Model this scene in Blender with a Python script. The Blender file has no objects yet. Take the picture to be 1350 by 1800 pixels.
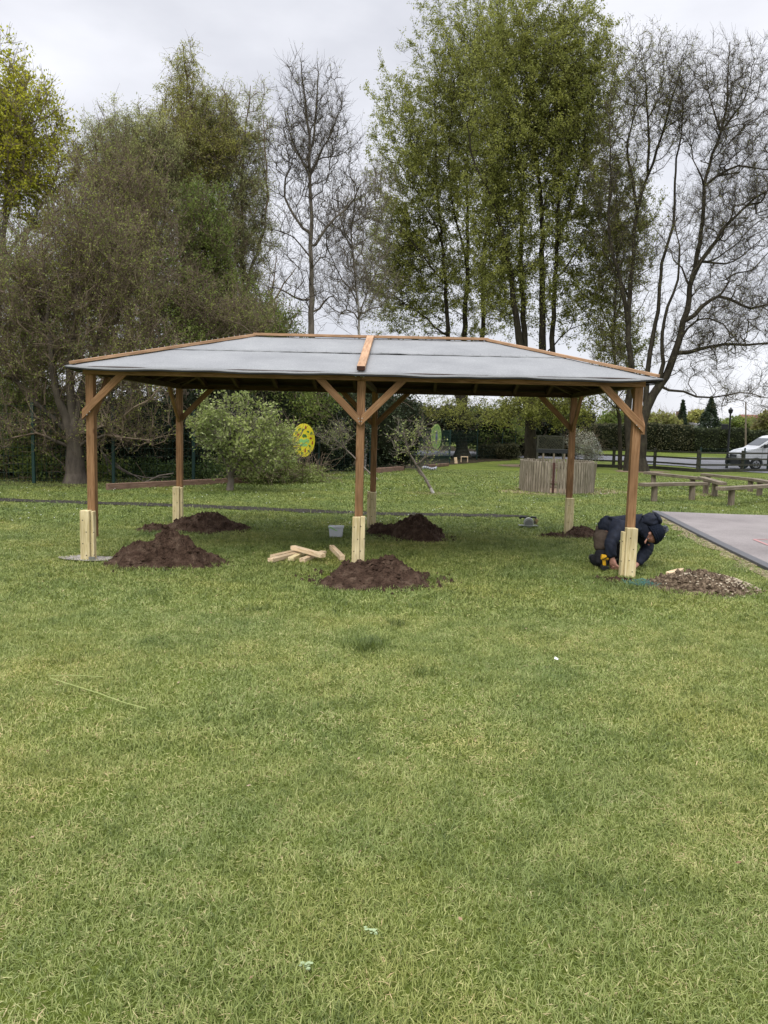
import bpy, bmesh, math, random
import numpy as np
from mathutils import Vector, Matrix, noise
R = math.radians
scene = bpy.context.scene
COL = scene.collection

# ------------------------------------------------------------------ camera
CAM_H = 1.6
F_PX, PITCH, ROLL = 1380.0, 0.1109, 0.0247
FWD = np.array([0, math.cos(PITCH), -math.sin(PITCH)])
UP0 = np.array([0, math.sin(PITCH), math.cos(PITCH)])
RT0 = np.array([1.0, 0, 0])
c_, s_ = math.cos(ROLL), math.sin(ROLL)
RT = c_ * RT0 + s_ * UP0
UP = -s_ * RT0 + c_ * UP0
cam_d = bpy.data.cameras.new('camera')
cam = bpy.data.objects.new('camera', cam_d)
COL.objects.link(cam)
cam_d.sensor_fit = 'VERTICAL'
cam_d.sensor_height = 24
cam_d.lens = F_PX / 1800 * 24
cam_d.clip_start = 0.05
cam_d.clip_end = 5000
cam.matrix_world = Matrix(((RT[0], UP[0], -FWD[0], 0), (RT[1], UP[1], -FWD[1], 0), (RT[2], UP[2], -FWD[2], CAM_H), (0, 0, 0, 1)))
scene.camera = cam

# ------------------------------------------------------------------ world, sun, exposure
SUN_EL, SUN_ROT = 52.0, 205.0
w = bpy.data.worlds.new('World')
scene.world = w
w.use_nodes = True
nt = w.node_tree
nt.nodes.clear()
N = nt.nodes.new
out = N('ShaderNodeOutputWorld')
sky = N('ShaderNodeTexSky'); sky.sky_type = 'NISHITA'; sky.sun_disc = False
sky.sun_elevation = R(SUN_EL); sky.sun_rotation = R(SUN_ROT)
bg1 = N('ShaderNodeBackground'); bg1.inputs[1].default_value = 0.06
nt.links.new(sky.outputs[0], bg1.inputs[0])
tc = N('ShaderNodeTexCoord')
mp = N('ShaderNodeMapping'); mp.inputs['Scale'].default_value = (1, 1, 2.6)
nt.links.new(tc.outputs['Generated'], mp.inputs[0])
nz = N('ShaderNodeTexNoise'); nz.inputs['Scale'].default_value = 2.6; nz.inputs['Detail'].default_value = 6; nz.inputs['Roughness'].default_value = 0.5
nt.links.new(mp.outputs[0], nz.inputs['Vector'])
cr = N('ShaderNodeValToRGB')
cr.color_ramp.elements[0].position = 0.33; cr.color_ramp.elements[0].color = (0.47, 0.48, 0.525, 1)
cr.color_ramp.elements[1].position = 0.66; cr.color_ramp.elements[1].color = (0.70, 0.705, 0.745, 1)
nt.links.new(nz.outputs[0], cr.inputs[0])
# overcast sky: brighter towards the zenith
sx = N('ShaderNodeSeparateXYZ'); nt.links.new(tc.outputs['Generated'], sx.inputs[0])
mr = N('ShaderNodeMapRange'); mr.interpolation_type = 'SMOOTHSTEP'
mr.inputs['From Min'].default_value = 0.42; mr.inputs['From Max'].default_value = 0.9
mr.inputs['To Min'].default_value = 1.0; mr.inputs['To Max'].default_value = 3.3
nt.links.new(sx.outputs[2], mr.inputs[0])
bg2 = N('ShaderNodeBackground')
nt.links.new(cr.outputs[0], bg2.inputs[0]); nt.links.new(mr.outputs[0], bg2.inputs[1])
mx = N('ShaderNodeMixShader'); mx.inputs[0].default_value = 0.9
nt.links.new(bg1.outputs[0], mx.inputs[1]); nt.links.new(bg2.outputs[0], mx.inputs[2])
nt.links.new(mx.outputs[0], out.inputs[0])

sd = bpy.data.lights.new('sun', 'SUN'); sd.energy = 1.1; sd.angle = R(25); sd.color = (1, 0.96, 0.9)
so = bpy.data.objects.new('sun', sd); COL.objects.link(so)
az = R(SUN_ROT)
dv = Vector((math.sin(az) * math.cos(R(SUN_EL)), math.cos(az) * math.cos(R(SUN_EL)), math.sin(R(SUN_EL))))
so.rotation_euler = dv.to_track_quat('Z', 'Y').to_euler()
so.location = (0, -10, 30)
vs = scene.view_settings
scene.display_settings.display_device = 'sRGB'
vs.view_transform = 'Standard'; vs.look = 'None'; vs.gamma = 1; vs.exposure = 0.65
scene.cycles.max_bounces = 5
scene.cycles.diffuse_bounces = 2
scene.cycles.transparent_max_bounces = 8

# ------------------------------------------------------------------ ground shape and pixel helpers
def sstep(a, b, x):
    t = np.clip((x - a) / (b - a), 0, 1)
    return t * t * (3 - 2 * t)

def gz(x, y):
    return -0.5 * sstep(22, 44, y) + 0.5 * sstep(47, 61, y) + 0.012 * np.sin(x * 0.9 + 1) * np.sin(y * 0.7)

def ray(px, py):
    d = FWD + RT * (px - 675) / F_PX - UP * (py - 900) / F_PX
    return d

def at(px, py):
    d = ray(px, py)
    t = 0.5
    o = np.array([0, 0, CAM_H])
    prev = t
    while t < 400:
        p = o + d * t
        if p[2] <= gz(p[0], p[1]):
            a, b = prev, t
            for _ in range(30):
                m = (a + b) / 2
                q = o + d * m
                if q[2] <= gz(q[0], q[1]): b = m
                else: a = m
            q = o + d * b
            return Vector((float(q[0]), float(q[1]), float(gz(q[0], q[1]))))
        prev = t
        t *= 1.01
    q = o + d * 100
    return Vector(q)

def P(px, py, Y):
    d = ray(px, py)
    t = Y / d[1]
    q = np.array([0, 0, CAM_H]) + d * t
    return Vector([float(v) for v in q])

def onz(px, py, z):
    d = ray(px, py)
    t = (z - CAM_H) / d[2]
    q = np.array([0, 0, CAM_H]) + d * t
    return Vector([float(v) for v in q])

# ------------------------------------------------------------------ node / material helpers
class NT:
    def __init__(s, m):
        m.use_nodes = True
        s.t = m.node_tree; s.t.nodes.clear()
    def n(s, ty, **kw):
        nd = s.t.nodes.new(ty)
        for k, v in kw.items():
            if k.startswith('i_'):
                key = k[2:].replace('_', ' ')
                nd.inputs[key].default_value = v
            else: setattr(nd, k, v)
        return nd
    def l(s, a, b): s.t.links.new(a, b)

def ramp(nt, src, stops):
    r = nt.n('ShaderNodeValToRGB')
    e = r.color_ramp.elements
    while len(e) < len(stops): e.new(0.5)
    for k, (p, c) in enumerate(stops):
        e[k].position = p; e[k].color = (c[0], c[1], c[2], 1)
    nt.l(src, r.inputs[0])
    return r

def vec_src(nt, coord, scale=(1, 1, 1)):
    if coord == 'gr':
        a = nt.n('ShaderNodeAttribute', attribute_name='gr'); o = a.outputs['Vector']
    elif coord == 'pos':
        a = nt.n('ShaderNodeNewGeometry'); o = a.outputs['Position']
    else:
        a = nt.n('ShaderNodeTexCoord'); o = a.outputs['Object']
    m = nt.n('ShaderNodeMapping'); m.inputs['Scale'].default_value = scale
    nt.l(o, m.inputs[0])
    return m.outputs[0]

def mat(name, stops, coord='obj', scale=(1, 1, 1), nscale=6, detail=6, rough=0.8, bump=0.0, bscale=None, metallic=0, spec=0.3, stops2=None, n2=40, mixf=0.5, nrough=.6, ior=None):
    m = bpy.data.materials.new(name)
    nt = NT(m)
    o = nt.n('ShaderNodeOutputMaterial')
    b = nt.n('ShaderNodeBsdfPrincipled')
    b.inputs['Roughness'].default_value = rough
    b.inputs['Metallic'].default_value = metallic
    b.inputs['Specular IOR Level'].default_value = spec
    v = vec_src(nt, coord, scale)
    n = nt.n('ShaderNodeTexNoise'); n.inputs['Scale'].default_value = nscale; n.inputs['Detail'].default_value = detail; n.inputs['Roughness'].default_value = nrough
    nt.l(v, n.inputs['Vector'])
    r = ramp(nt, n.outputs[0], stops)
    colr = r.outputs[0]
    if stops2:
        n_2 = nt.n('ShaderNodeTexNoise'); n_2.inputs['Scale'].default_value = n2; n_2.inputs['Detail'].default_value = 4
        nt.l(v, n_2.inputs['Vector'])
        r2 = ramp(nt, n_2.outputs[0], stops2)
        mxx = nt.n('ShaderNodeMixRGB', blend_type='MULTIPLY'); mxx.inputs[0].default_value = mixf
        nt.l(colr, mxx.inputs[1]); nt.l(r2.outputs[0], mxx.inputs[2])
        colr = mxx.outputs[0]
    nt.l(colr, b.inputs['Base Color'])
    if bump:
        nb = nt.n('ShaderNodeTexNoise'); nb.inputs['Scale'].default_value = bscale or nscale * 3; nb.inputs['Detail'].default_value = 6
        nt.l(v, nb.inputs['Vector'])
        bp = nt.n('ShaderNodeBump'); bp.inputs['Strength'].default_value = bump; bp.inputs['Distance'].default_value = 0.02
        nt.l(nb.outputs[0], bp.inputs['Height']); nt.l(bp.outputs[0], b.inputs['Normal'])
    nt.l(b.outputs[0], o.inputs[0])
    return m

def flat(name, c, rough=0.6, metallic=0, spec=0.4):
    d = tuple(x * 0.82 for x in c)
    return mat(name, [(0.3, d), (0.7, c)], nscale=9, rough=rough, metallic=metallic, spec=spec)

def leaf_mat(name, cs, trans=0.3, patch=None):
    m = bpy.data.materials.new(name)
    nt = NT(m)
    o = nt.n('ShaderNodeOutputMaterial')
    a = nt.n('ShaderNodeAttribute', attribute_name='tint')
    k = len(cs)
    r = ramp(nt, a.outputs['Fac'], [(i / max(1, k - 1), c) for i, c in enumerate(cs)])
    c = r.outputs[0]
    g = nt.n('ShaderNodeNewGeometry')
    n = nt.n('ShaderNodeTexNoise'); n.inputs['Scale'].default_value = 0.9; n.inputs['Detail'].default_value = 3
    nt.l(g.outputs['Position'], n.inputs['Vector'])
    r2 = ramp(nt, n.outputs[0], [(0.3, (0.75, 0.78, 0.8)), (0.7, (1.2, 1.15, 1.0))])
    mm = nt.n('ShaderNodeMixRGB', blend_type='MULTIPLY'); mm.inputs[0].default_value = 1
    nt.l(c, mm.inputs[1]); nt.l(r2.outputs[0], mm.inputs[2])
    b = nt.n('ShaderNodeBsdfPrincipled'); b.inputs['Roughness'].default_value = 0.55; b.inputs['Specular IOR Level'].default_value = 0.25
    t = nt.n('ShaderNodeBsdfTranslucent')
    nt.l(mm.outputs[0], b.inputs['Base Color']); nt.l(mm.outputs[0], t.inputs['Color'])
    x = nt.n('ShaderNodeMixShader'); x.inputs[0].default_value = trans
    nt.l(b.outputs[0], x.inputs[1]); nt.l(t.outputs[0], x.inputs[2])
    nt.l(x.outputs[0], o.inputs[0])
    return m

# ------------------------------------------------------------------ object helpers
def tag(o, label=None, cat=None, group=None, kind=None):
    if label: o['label'] = label
    if cat: o['category'] = cat
    if group: o['group'] = group
    if kind: o['kind'] = kind
    return o

def empty(name, loc, label, cat, group=None, rz=0):
    o = bpy.data.objects.new(name, None)
    COL.objects.link(o)
    o.location = loc; o.rotation_euler = (0, 0, rz)
    o.empty_display_size = 0.1
    return tag(o, label, cat, group)

def meshnp(name, V, Fs, m, parent=None, tint=None, gr=None, smooth=False):
    """V (n,3) world coordinates; Fs list of (k, corners) int arrays; parent unrotated: verts become local to it"""
    V = np.asarray(V, dtype=np.float64)
    loc = Vector((0, 0, 0))
    if parent is None:
        mn = V.min(0); mxv = V.max(0)
        loc = Vector((float((mn[0] + mxv[0]) / 2), float((mn[1] + mxv[1]) / 2), float(mn[2])))
        V = V - np.array(loc)
    elif parent.get('_local') is None:
        V = V - np.array(parent_world(parent))
    me = bpy.data.meshes.new(name)
    me.vertices.add(len(V))
    me.vertices.foreach_set('co', V.astype(np.float32).ravel())
    Fs = [np.asarray(f, dtype=np.int32) for f in Fs if len(f)]
    nl = sum(f.size for f in Fs); npl = sum(len(f) for f in Fs)
    me.loops.add(nl); me.polygons.add(npl)
    me.loops.foreach_set('vertex_index', np.concatenate([f.ravel() for f in Fs]))
    tot = np.concatenate([np.full(len(f), f.shape[1], dtype=np.int32) for f in Fs])
    st = np.zeros(npl, dtype=np.int32); st[1:] = np.cumsum(tot)[:-1]
    me.polygons.foreach_set('loop_start', st)
    try: me.polygons.foreach_set('loop_total', tot)
    except Exception: pass
    if smooth: me.polygons.foreach_set('use_smooth', np.ones(npl, dtype=bool))
    me.update(calc_edges=True)
    if tint is not None:
        a = me.attributes.new('tint', 'FLOAT', 'POINT'); a.data.foreach_set('value', np.asarray(tint, dtype=np.float32))
    if gr is not None:
        a = me.attributes.new('gr', 'FLOAT_VECTOR', 'POINT'); a.data.foreach_set('vector', np.asarray(gr, dtype=np.float32).ravel())
    me.materials.append(m)
    o = bpy.data.objects.new(name, me)
    COL.objects.link(o)
    o.location = loc
    if parent is not None: o.parent = parent
    return o

def parent_world(p):
    v = Vector(p.location)
    while p.parent is not None:
        p = p.parent; v = v + Vector(p.location)
    return v

class MB:
    def __init__(s): s.v = []; s.f = []; s.g = []
    def add(s, vs, fs, gr=None):
        b = len(s.v)
        s.v += [tuple(v) for v in vs]
        s.f += [tuple(b + i for i in f) for f in fs]
        s.g += [tuple(g) for g in (gr if gr is not None else vs)]
    def box(s, c, size, rot=None):
        c = Vector(c); hx, hy, hz = [k / 2 for k in size]
        loc = [Vector((x, y, z)) for x in (-hx, hx) for y in (-hy, hy) for z in (-hz, hz)]
        o = random.random() * 50
        ax = max(range(3), key=lambda k: size[k])
        perm = [ax] + [k for k in range(3) if k != ax]
        g = [(p[perm[0]] + o, p[perm[1]] + o * 1.3, p[perm[2]]) for p in loc]
        vs = [(rot @ p if rot is not None else p) + c for p in loc]
        s.add(vs, [(0, 1, 3, 2), (4, 6, 7, 5), (0, 4, 5, 1), (2, 3, 7, 6), (0, 2, 6, 4), (1, 5, 7, 3)], g)
    def beam(s, p0, p1, wd, ht, up=(0, 0, 1)):
        p0 = Vector(p0); p1 = Vector(p1); d = p1 - p0; L = d.length; d.normalize()
        up = Vector(up); side = d.cross(up)
        if side.length < 1e-4: side = d.cross(Vector((0, 1, 0)))
        side.normalize(); u = side.cross(d).normalized()
        rot = Matrix((d, side, u)).transposed()
        s.box((p0 + p1) / 2, (L, wd, ht), rot)
    def prism(s, poly, axis, a0, a1):
        """poly: list of 2d points; axis 'x','y','z' is extrude direction"""
        n = len(poly)
        def mk(p, a):
            if axis == 'y': return (p[0], a, p[1])
            if axis == 'x': return (a, p[0], p[1])
            return (p[0], p[1], a)
        vs = [mk(p, a0) for p in poly] + [mk(p, a1) for p in poly]
        fs = [tuple(range(n)), tuple(range(2 * n - 1, n - 1, -1))]
        fs += [(i, (i + 1) % n + 0, (i + 1) % n + n, i + n)[::-1] for i in range(n)]
        o = random.random() * 50
        pmax = max(range(n), key=lambda i: (Vector(poly[i]) - Vector(poly[(i + 1) % n])).length)
        dd = (Vector(poly[(pmax + 1) % n]) - Vector(poly[pmax])).normalized()
        nn = Vector((-dd[1], dd[0]))
        g = [(Vector(p).dot(dd) + o, Vector(p).dot(nn) + o, a) for a in (a0, a1) for p in poly]
        s.add(vs, fs, g)
    def tube(s, pts, rad, n=8, cap=True, squash=1.0):
        pts = [Vector(p) for p in pts]
        if not isinstance(rad, (list, tuple)): rad = [rad] * len(pts)
        rings = []
        prev = None
        b = len(s.v)
        o = random.random() * 50
        L = 0
        for i, p in enumerate(pts):
            t = (pts[min(i + 1, len(pts) - 1)] - pts[max(i - 1, 0)]).normalized()
            if prev is None:
                ref = Vector((1, 0, 0)) if abs(t.x) < 0.8 else Vector((0, 0, 1))
                u = t.cross(ref).normalized()
            else:
                u = (prev - t * prev.dot(t)).normalized()
            prev = u
            vv = t.cross(u)
            if i: L += (pts[i] - pts[i - 1]).length
            for k in range(n):
                a = 2 * math.pi * k / n
                q = p + (u * math.cos(a) + vv * math.sin(a) * squash) * rad[i]
                s.v.append(tuple(q)); s.g.append((L + o, math.cos(a) * rad[i] + o, math.sin(a) * rad[i]))
        for i in range(len(pts) - 1):
            for k in range(n):
                a = b + i * n + k; c = b + i * n + (k + 1) % n
                s.f.append((a, c, c + n, a + n))
        if cap:
            s.f.append(tuple(b + k for k in range(n))[::-1])
            s.f.append(tuple(b + (len(pts) - 1) * n + k for k in range(n)))
    def lathe(s, prof, c, n=20, axis='z'):
        b = len(s.v)
        for r, z in prof:
            for k in range(n):
                a = 2 * math.pi * k / n
                x, y = r * math.cos(a), r * math.sin(a)
                q = (x, y, z) if axis == 'z' else ((x, z, y) if axis == 'y' else (z, x, y))
                s.v.append((q[0] + c[0], q[1] + c[1], q[2] + c[2])); s.g.append(q)
        for i in range(len(prof) - 1):
            for k in range(n):
                a = b + i * n + k; d = b + i * n + (k + 1) % n
                s.f.append((a, d, d + n, a + n))
        s.f.append(tuple(b + k for k in range(n))[::-1])
        s.f.append(tuple(b + (len(prof) - 1) * n + k for k in range(n)))
    def build(s, name, m, parent=None, local=False, bevel=0, smooth=False, solid=0, recalc=True):
        V = [Vector(v) for v in s.v]
        loc = Vector((0, 0, 0))
        if parent is None:
            xs = [v.x for v in V]; ys = [v.y for v in V]; zs = [v.z for v in V]
            loc = Vector(((min(xs) + max(xs)) / 2, (min(ys) + max(ys)) / 2, min(zs)))
            V = [v - loc for v in V]
        elif not local:
            pw = parent_world(parent)
            V = [v - pw for v in V]
        me = bpy.data.meshes.new(name)
        me.from_pydata([tuple(v) for v in V], [], s.f)
        a = me.attributes.new('gr', 'FLOAT_VECTOR', 'POINT')
        a.data.foreach_set('vector', [x for g in s.g for x in g])
        if recalc:
            bm = bmesh.new(); bm.from_mesh(me)
            bmesh.ops.recalc_face_normals(bm, faces=bm.faces[:])
            bm.to_mesh(me); bm.free()
        me.materials.append(m)
        if smooth:
            me.polygons.foreach_set('use_smooth', [True] * len(me.polygons))
        o = bpy.data.objects.new(name, me)
        COL.objects.link(o)
        o.location = loc
        if parent is not None: o.parent = parent
        if solid:
            md = o.modifiers.new('s', 'SOLIDIFY'); md.thickness = solid; md.offset = -1
        if bevel:
            md = o.modifiers.new('b', 'BEVEL'); md.width = bevel; md.segments = 2; md.limit_method = 'ANGLE'
        return o

# ------------------------------------------------------------------ materials
def wood(name, c_dark, c_mid, c_light, rough=0.75):
    m = bpy.data.materials.new(name); nt = NT(m)
    o = nt.n('ShaderNodeOutputMaterial'); b = nt.n('ShaderNodeBsdfPrincipled')
    b.inputs['Roughness'].default_value = rough; b.inputs['Specular IOR Level'].default_value = 0.25
    v = vec_src(nt, 'gr', (1.2, 16, 16))
    n = nt.n('ShaderNodeTexNoise'); n.inputs['Scale'].default_value = 3.0; n.inputs['Detail'].default_value = 6; n.inputs['Distortion'].default_value = 1.2
    nt.l(v, n.inputs['Vector'])
    r = ramp(nt, n.outputs[0], [(0.3, c_dark), (0.5, c_mid), (0.72, c_light)])
    # board to board and patchy stain
    v2 = vec_src(nt, 'gr', (1, 1, 1))
    n2 = nt.n('ShaderNodeTexNoise'); n2.inputs['Scale'].default_value = 2.2; n2.inputs['Detail'].default_value = 3
    nt.l(v2, n2.inputs['Vector'])
    r2 = ramp(nt, n2.outputs[0], [(0.3, (0.72, 0.7, 0.68)), (0.7, (1.15, 1.12, 1.1))])
    m1 = nt.n('ShaderNodeMixRGB', blend_type='MULTIPLY'); m1.inputs[0].default_value = 1
    nt.l(r.outputs[0], m1.inputs[1]); nt.l(r2.outputs[0], m1.inputs[2])
    # knots
    v3 = vec_src(nt, 'gr', (3.2, 9, 9))
    vo = nt.n('ShaderNodeTexVoronoi'); vo.inputs['Scale'].default_value = 1.0
    nt.l(v3, vo.inputs['Vector'])
    r3 = ramp(nt, vo.outputs['Distance'], [(0.06, (0.35, 0.25, 0.2)), (0.14, (1, 1, 1))])
    m2 = nt.n('ShaderNodeMixRGB', blend_type='MULTIPLY'); m2.inputs[0].default_value = 0.8
    nt.l(m1.outputs[0], m2.inputs[1]); nt.l(r3.outputs[0], m2.inputs[2])
    nt.l(m2.outputs[0], b.inputs['Base Color'])
    bp = nt.n('ShaderNodeBump'); bp.inputs['Strength'].default_value = 0.25; bp.inputs['Distance'].default_value = 0.004
    nt.l(n.outputs[0], bp.inputs['Height']); nt.l(bp.outputs[0], b.inputs['Normal'])
    nt.l(b.outputs[0], o.inputs[0])
    return m

M_BROWN = wood('treated brown timber', (0.155, 0.08, 0.035), (0.25, 0.14, 0.065), (0.34, 0.205, 0.11))
M_BATTEN = wood('fresh brown batten', (0.30, 0.175, 0.095), (0.42, 0.26, 0.15), (0.52, 0.345, 0.215))
M_PALE = wood('pale green-tinted softwood', (0.50, 0.405, 0.19), (0.66, 0.565, 0.32), (0.77, 0.68, 0.43))
M_CUT = wood('fresh cut softwood', (0.55, 0.40, 0.22), (0.72, 0.56, 0.36), (0.85, 0.72, 0.52))
M_OLD = wood('weathered grey timber', (0.10, 0.082, 0.06), (0.175, 0.145, 0.105), (0.27, 0.235, 0.18))
M_OLDER = wood('mossy weathered boards', (0.10, 0.095, 0.055), (0.21, 0.185, 0.135), (0.36, 0.32, 0.26))
M_RAIL = wood('dark green-brown rail timber', (0.02, 0.022, 0.015), (0.045, 0.047, 0.032), (0.08, 0.08, 0.055))
M_DECK = wood('roof boards darkened for shade', (0.018, 0.010, 0.006), (0.035, 0.019, 0.010), (0.055, 0.03, 0.016))  # dark brown boards, deepened further so the ceiling shade is in their colour
M_SHADE = wood('brown timber with painted shade', (0.035, 0.02, 0.011), (0.065, 0.037, 0.02), (0.10, 0.06, 0.033))  # same brown frame timber, with the under-roof shade put into its colour
M_EDGE = wood('red brown sleeper', (0.11, 0.065, 0.045), (0.19, 0.12, 0.085), (0.27, 0.18, 0.13))
M_FELT = mat('grey mineral felt', [(0.3, (0.205, 0.21, 0.213)), (0.7, (0.275, 0.28, 0.28))], nscale=1.6, rough=0.85, bump=0.35, bscale=4, stops2=[(0.3, (0.84, 0.84, 0.85)), (0.6, (1.0, 1.0, 1.0)), (0.7, (1.18, 1.17, 1.16))], n2=70, mixf=1.0)
M_BITUM = flat('black felt edge', (0.02, 0.02, 0.022), 0.8)
M_SOIL = mat('dug soil', [(0.3, (0.03, 0.018, 0.012)), (0.52, (0.062, 0.039, 0.027)), (0.72, (0.12, 0.085, 0.06))], coord='pos', nscale=9, rough=0.95, bump=0.9, bscale=55, spec=0.1, stops2=[(0.3, (0.5, 0.5, 0.5)), (0.7, (1.4, 1.35, 1.3))], n2=70, mixf=0.8)
M_SOILG = mat('stony soil', [(0.36, (0.045, 0.03, 0.02)), (0.5, (0.12, 0.088, 0.058)), (0.66, (0.25, 0.19, 0.13))], coord='pos', nscale=30, rough=0.95, bump=0.9, bscale=60, spec=0.1)
M_PATH = mat('dark gravel', [(0.35, (0.02, 0.018, 0.015)), (0.6, (0.05, 0.044, 0.036)), (0.75, (0.13, 0.12, 0.10))], coord='pos', nscale=22, rough=0.95, bump=0.8, bscale=60, spec=0.1)
M_CONC = mat('sandy concrete', [(0.35, (0.2, 0.18, 0.15)), (0.65, (0.4, 0.37, 0.33))], coord='pos', nscale=18, rough=0.95, bump=0.6, bscale=60, spec=0.1)
M_TAR = mat('old tarmac', [(0.3, (0.185, 0.165, 0.158)), (0.55, (0.25, 0.225, 0.215)), (0.75, (0.31, 0.285, 0.27))], coord='pos', nscale=0.8, rough=0.9, bump=0.4, bscale=90, spec=0.2, stops2=[(0.3, (0.75, 0.75, 0.75)), (0.7, (1.15, 1.15, 1.15))], n2=60, mixf=0.8)
M_ROAD = mat('road asphalt', [(0.3, (0.14, 0.14, 0.15)), (0.7, (0.2, 0.2, 0.21))], coord='pos', nscale=0.7, rough=0.9, spec=0.2)
M_STRAW = mat('gravel and straw margin', [(0.4, (0.10, 0.09, 0.045)), (0.55, (0.26, 0.21, 0.13)), (0.68, (0.42, 0.36, 0.26))], coord='pos', nscale=13, rough=0.95, bump=0.7, bscale=50, spec=0.1)
M_BARE = mat('trodden earth', [(0.35, (0.13, 0.095, 0.06)), (0.6, (0.24, 0.18, 0.12))], coord='pos', nscale=6, rough=0.95, bump=0.4, spec=0.1)
M_BLACK = flat('black paint', (0.012, 0.013, 0.014), 0.5)
M_GREENMETAL = flat('dark green coated steel', (0.008, 0.035, 0.026), 0.5)
M_STEEL = flat('galvanised steel', (0.5, 0.5, 0.5), 0.35, 0.9)
M_WHITE = flat('white van paint', (0.68, 0.69, 0.7), 0.3, 0, 0.5)
M_GLASS = flat('dark window glass', (0.03, 0.04, 0.05), 0.08, 0, 0.8)
M_RUB = flat('tyre rubber', (0.02, 0.02, 0.02), 0.85)
M_NAVY = mat('navy jacket cloth', [(0.3, (0.006, 0.008, 0.016)), (0.7, (0.013, 0.018, 0.033))], nscale=25, rough=0.75, bump=0.5, bscale=14, spec=0.3)
M_TRB = mat('brown work trouser cloth', [(0.3, (0.05, 0.037, 0.028)), (0.7, (0.085, 0.065, 0.05))], nscale=25, rough=0.9, bump=0.4, bscale=14, spec=0.1)
M_TRG = mat('charcoal trouser cloth', [(0.3, (0.014, 0.014, 0.016)), (0.7, (0.03, 0.03, 0.034))], nscale=25, rough=0.9, bump=0.4, spec=0.1)
M_SKIN = mat('skin', [(0.3, (0.36, 0.17, 0.12)), (0.7, (0.5, 0.27, 0.2))], nscale=18, rough=0.6)
M_KNIT = mat('navy knit', [(0.3, (0.006, 0.009, 0.015)), (0.7, (0.014, 0.018, 0.030))], nscale=60, rough=0.95, bump=0.8, bscale=70, spec=0.1)
M_POM = mat('grey blue yarn', [(0.35, (0.03, 0.04, 0.06)), (0.65, (0.28, 0.3, 0.34))], nscale=40, rough=0.95, bump=0.9, bscale=60, spec=0.1)
M_YEL = flat('yellow plastic', (0.75, 0.42, 0.02), 0.4)
M_SIGNY = flat('yellow sign print', (0.80, 0.68, 0.03), 0.45)
M_SIGNG = flat('green sign print', (0.20, 0.30, 0.07), 0.5)
M_BLADE = flat('saw steel', (0.3, 0.3, 0.32), 0.3, 0.8)
M_RED = flat('red print', (0.35, 0.06, 0.03), 0.5)
M_GRN = flat('green print', (0.09, 0.2, 0.05), 0.5)
M_LGRN = flat('light green print', (0.3, 0.62, 0.2), 0.5)
M_PURP = flat('slate print', (0.13, 0.14, 0.2), 0.5)
M_TUB = bpy.data.materials.new('clear plastic tub'); _n = NT(M_TUB)
_o = _n.n('ShaderNodeOutputMaterial'); _b = _n.n('ShaderNodeBsdfPrincipled')
_b.inputs['Base Color'].default_value = (0.78, 0.8, 0.82, 1); _b.inputs['Roughness'].default_value = 0.25
_b.inputs['Transmission Weight'].default_value = 0.35; _b.inputs['IOR'].default_value = 1.1
_n.l(_b.outputs[0], _o.inputs[0])

def bark(name, a, b, moss=None, sc=8):
    st = [(0.3, a), (0.6, b)]
    if moss: st.append((0.75, moss))
    return mat(name, st, coord='pos', scale=(1, 1, 0.35), nscale=sc, rough=0.95, bump=0.8, bscale=30, spec=0.1)
B_DARK = bark('dark mossy bark', (0.022, 0.019, 0.014), (0.05, 0.043, 0.031), (0.062, 0.066, 0.03))
B_GREY = bark('grey brown bark', (0.09, 0.078, 0.062), (0.18, 0.155, 0.125), (0.16, 0.17, 0.09))
B_TWIG = bark('brown twig bark', (0.10, 0.074, 0.052), (0.20, 0.155, 0.11))
B_TWIGG = bark('grey twig bark', (0.10, 0.085, 0.065), (0.2, 0.17, 0.14))
B_MID = bark('mid brown twig bark', (0.05, 0.042, 0.034), (0.105, 0.088, 0.068), (0.11, 0.105, 0.06))
B_PALE = bark('pale birch bark', (0.25, 0.23, 0.2), (0.5, 0.48, 0.44), None, 5)

L_LIME = leaf_mat('fresh lime leaves', [(0.165, 0.185, 0.042), (0.28, 0.30, 0.075), (0.42, 0.44, 0.135)], .55)
L_MAPLE = leaf_mat('yellow green maple leaves', [(0.19, 0.215, 0.022), (0.42, 0.43, 0.04), (0.56, 0.54, 0.06)], .55)
L_WILLOW = leaf_mat('grey green willow leaves', [(0.22, 0.245, 0.10), (0.36, 0.39, 0.17), (0.50, 0.52, 0.26)], .6)
L_BIRCH = leaf_mat('olive birch leaves', [(0.24, 0.25, 0.065), (0.37, 0.375, 0.11), (0.48, 0.48, 0.17)], .6)
L_BRIGHT = leaf_mat('bright spring leaves', [(0.09, 0.135, 0.03), (0.18, 0.235, 0.055), (0.29, 0.35, 0.10)], .45)
L_APPLE = leaf_mat('olive apple leaves', [(0.13, 0.17, 0.045), (0.27, 0.33, 0.10), (0.50, 0.54, 0.27)], .45)
L_DARK = leaf_mat('dark evergreen leaves', [(0.012, 0.02, 0.01), (0.03, 0.045, 0.02), (0.07, 0.095, 0.042)], .15)
L_HEDGE = leaf_mat('clipped hedge leaves', [(0.035, 0.038, 0.022), (0.075, 0.08, 0.036), (0.14, 0.125, 0.07)], .25)
L_CONIF = leaf_mat('dark conifer needles', [(0.012, 0.022, 0.014), (0.025, 0.042, 0.022), (0.05, 0.07, 0.035)], .1)
L_BUD = leaf_mat('brown green buds', [(0.18, 0.15, 0.075), (0.25, 0.25, 0.085), (0.31, 0.35, 0.11)], .5)
L_TWIGBUD = leaf_mat('dull hawthorn buds', [(0.18, 0.19, 0.055), (0.28, 0.31, 0.085), (0.36, 0.43, 0.12)], .5)
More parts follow.
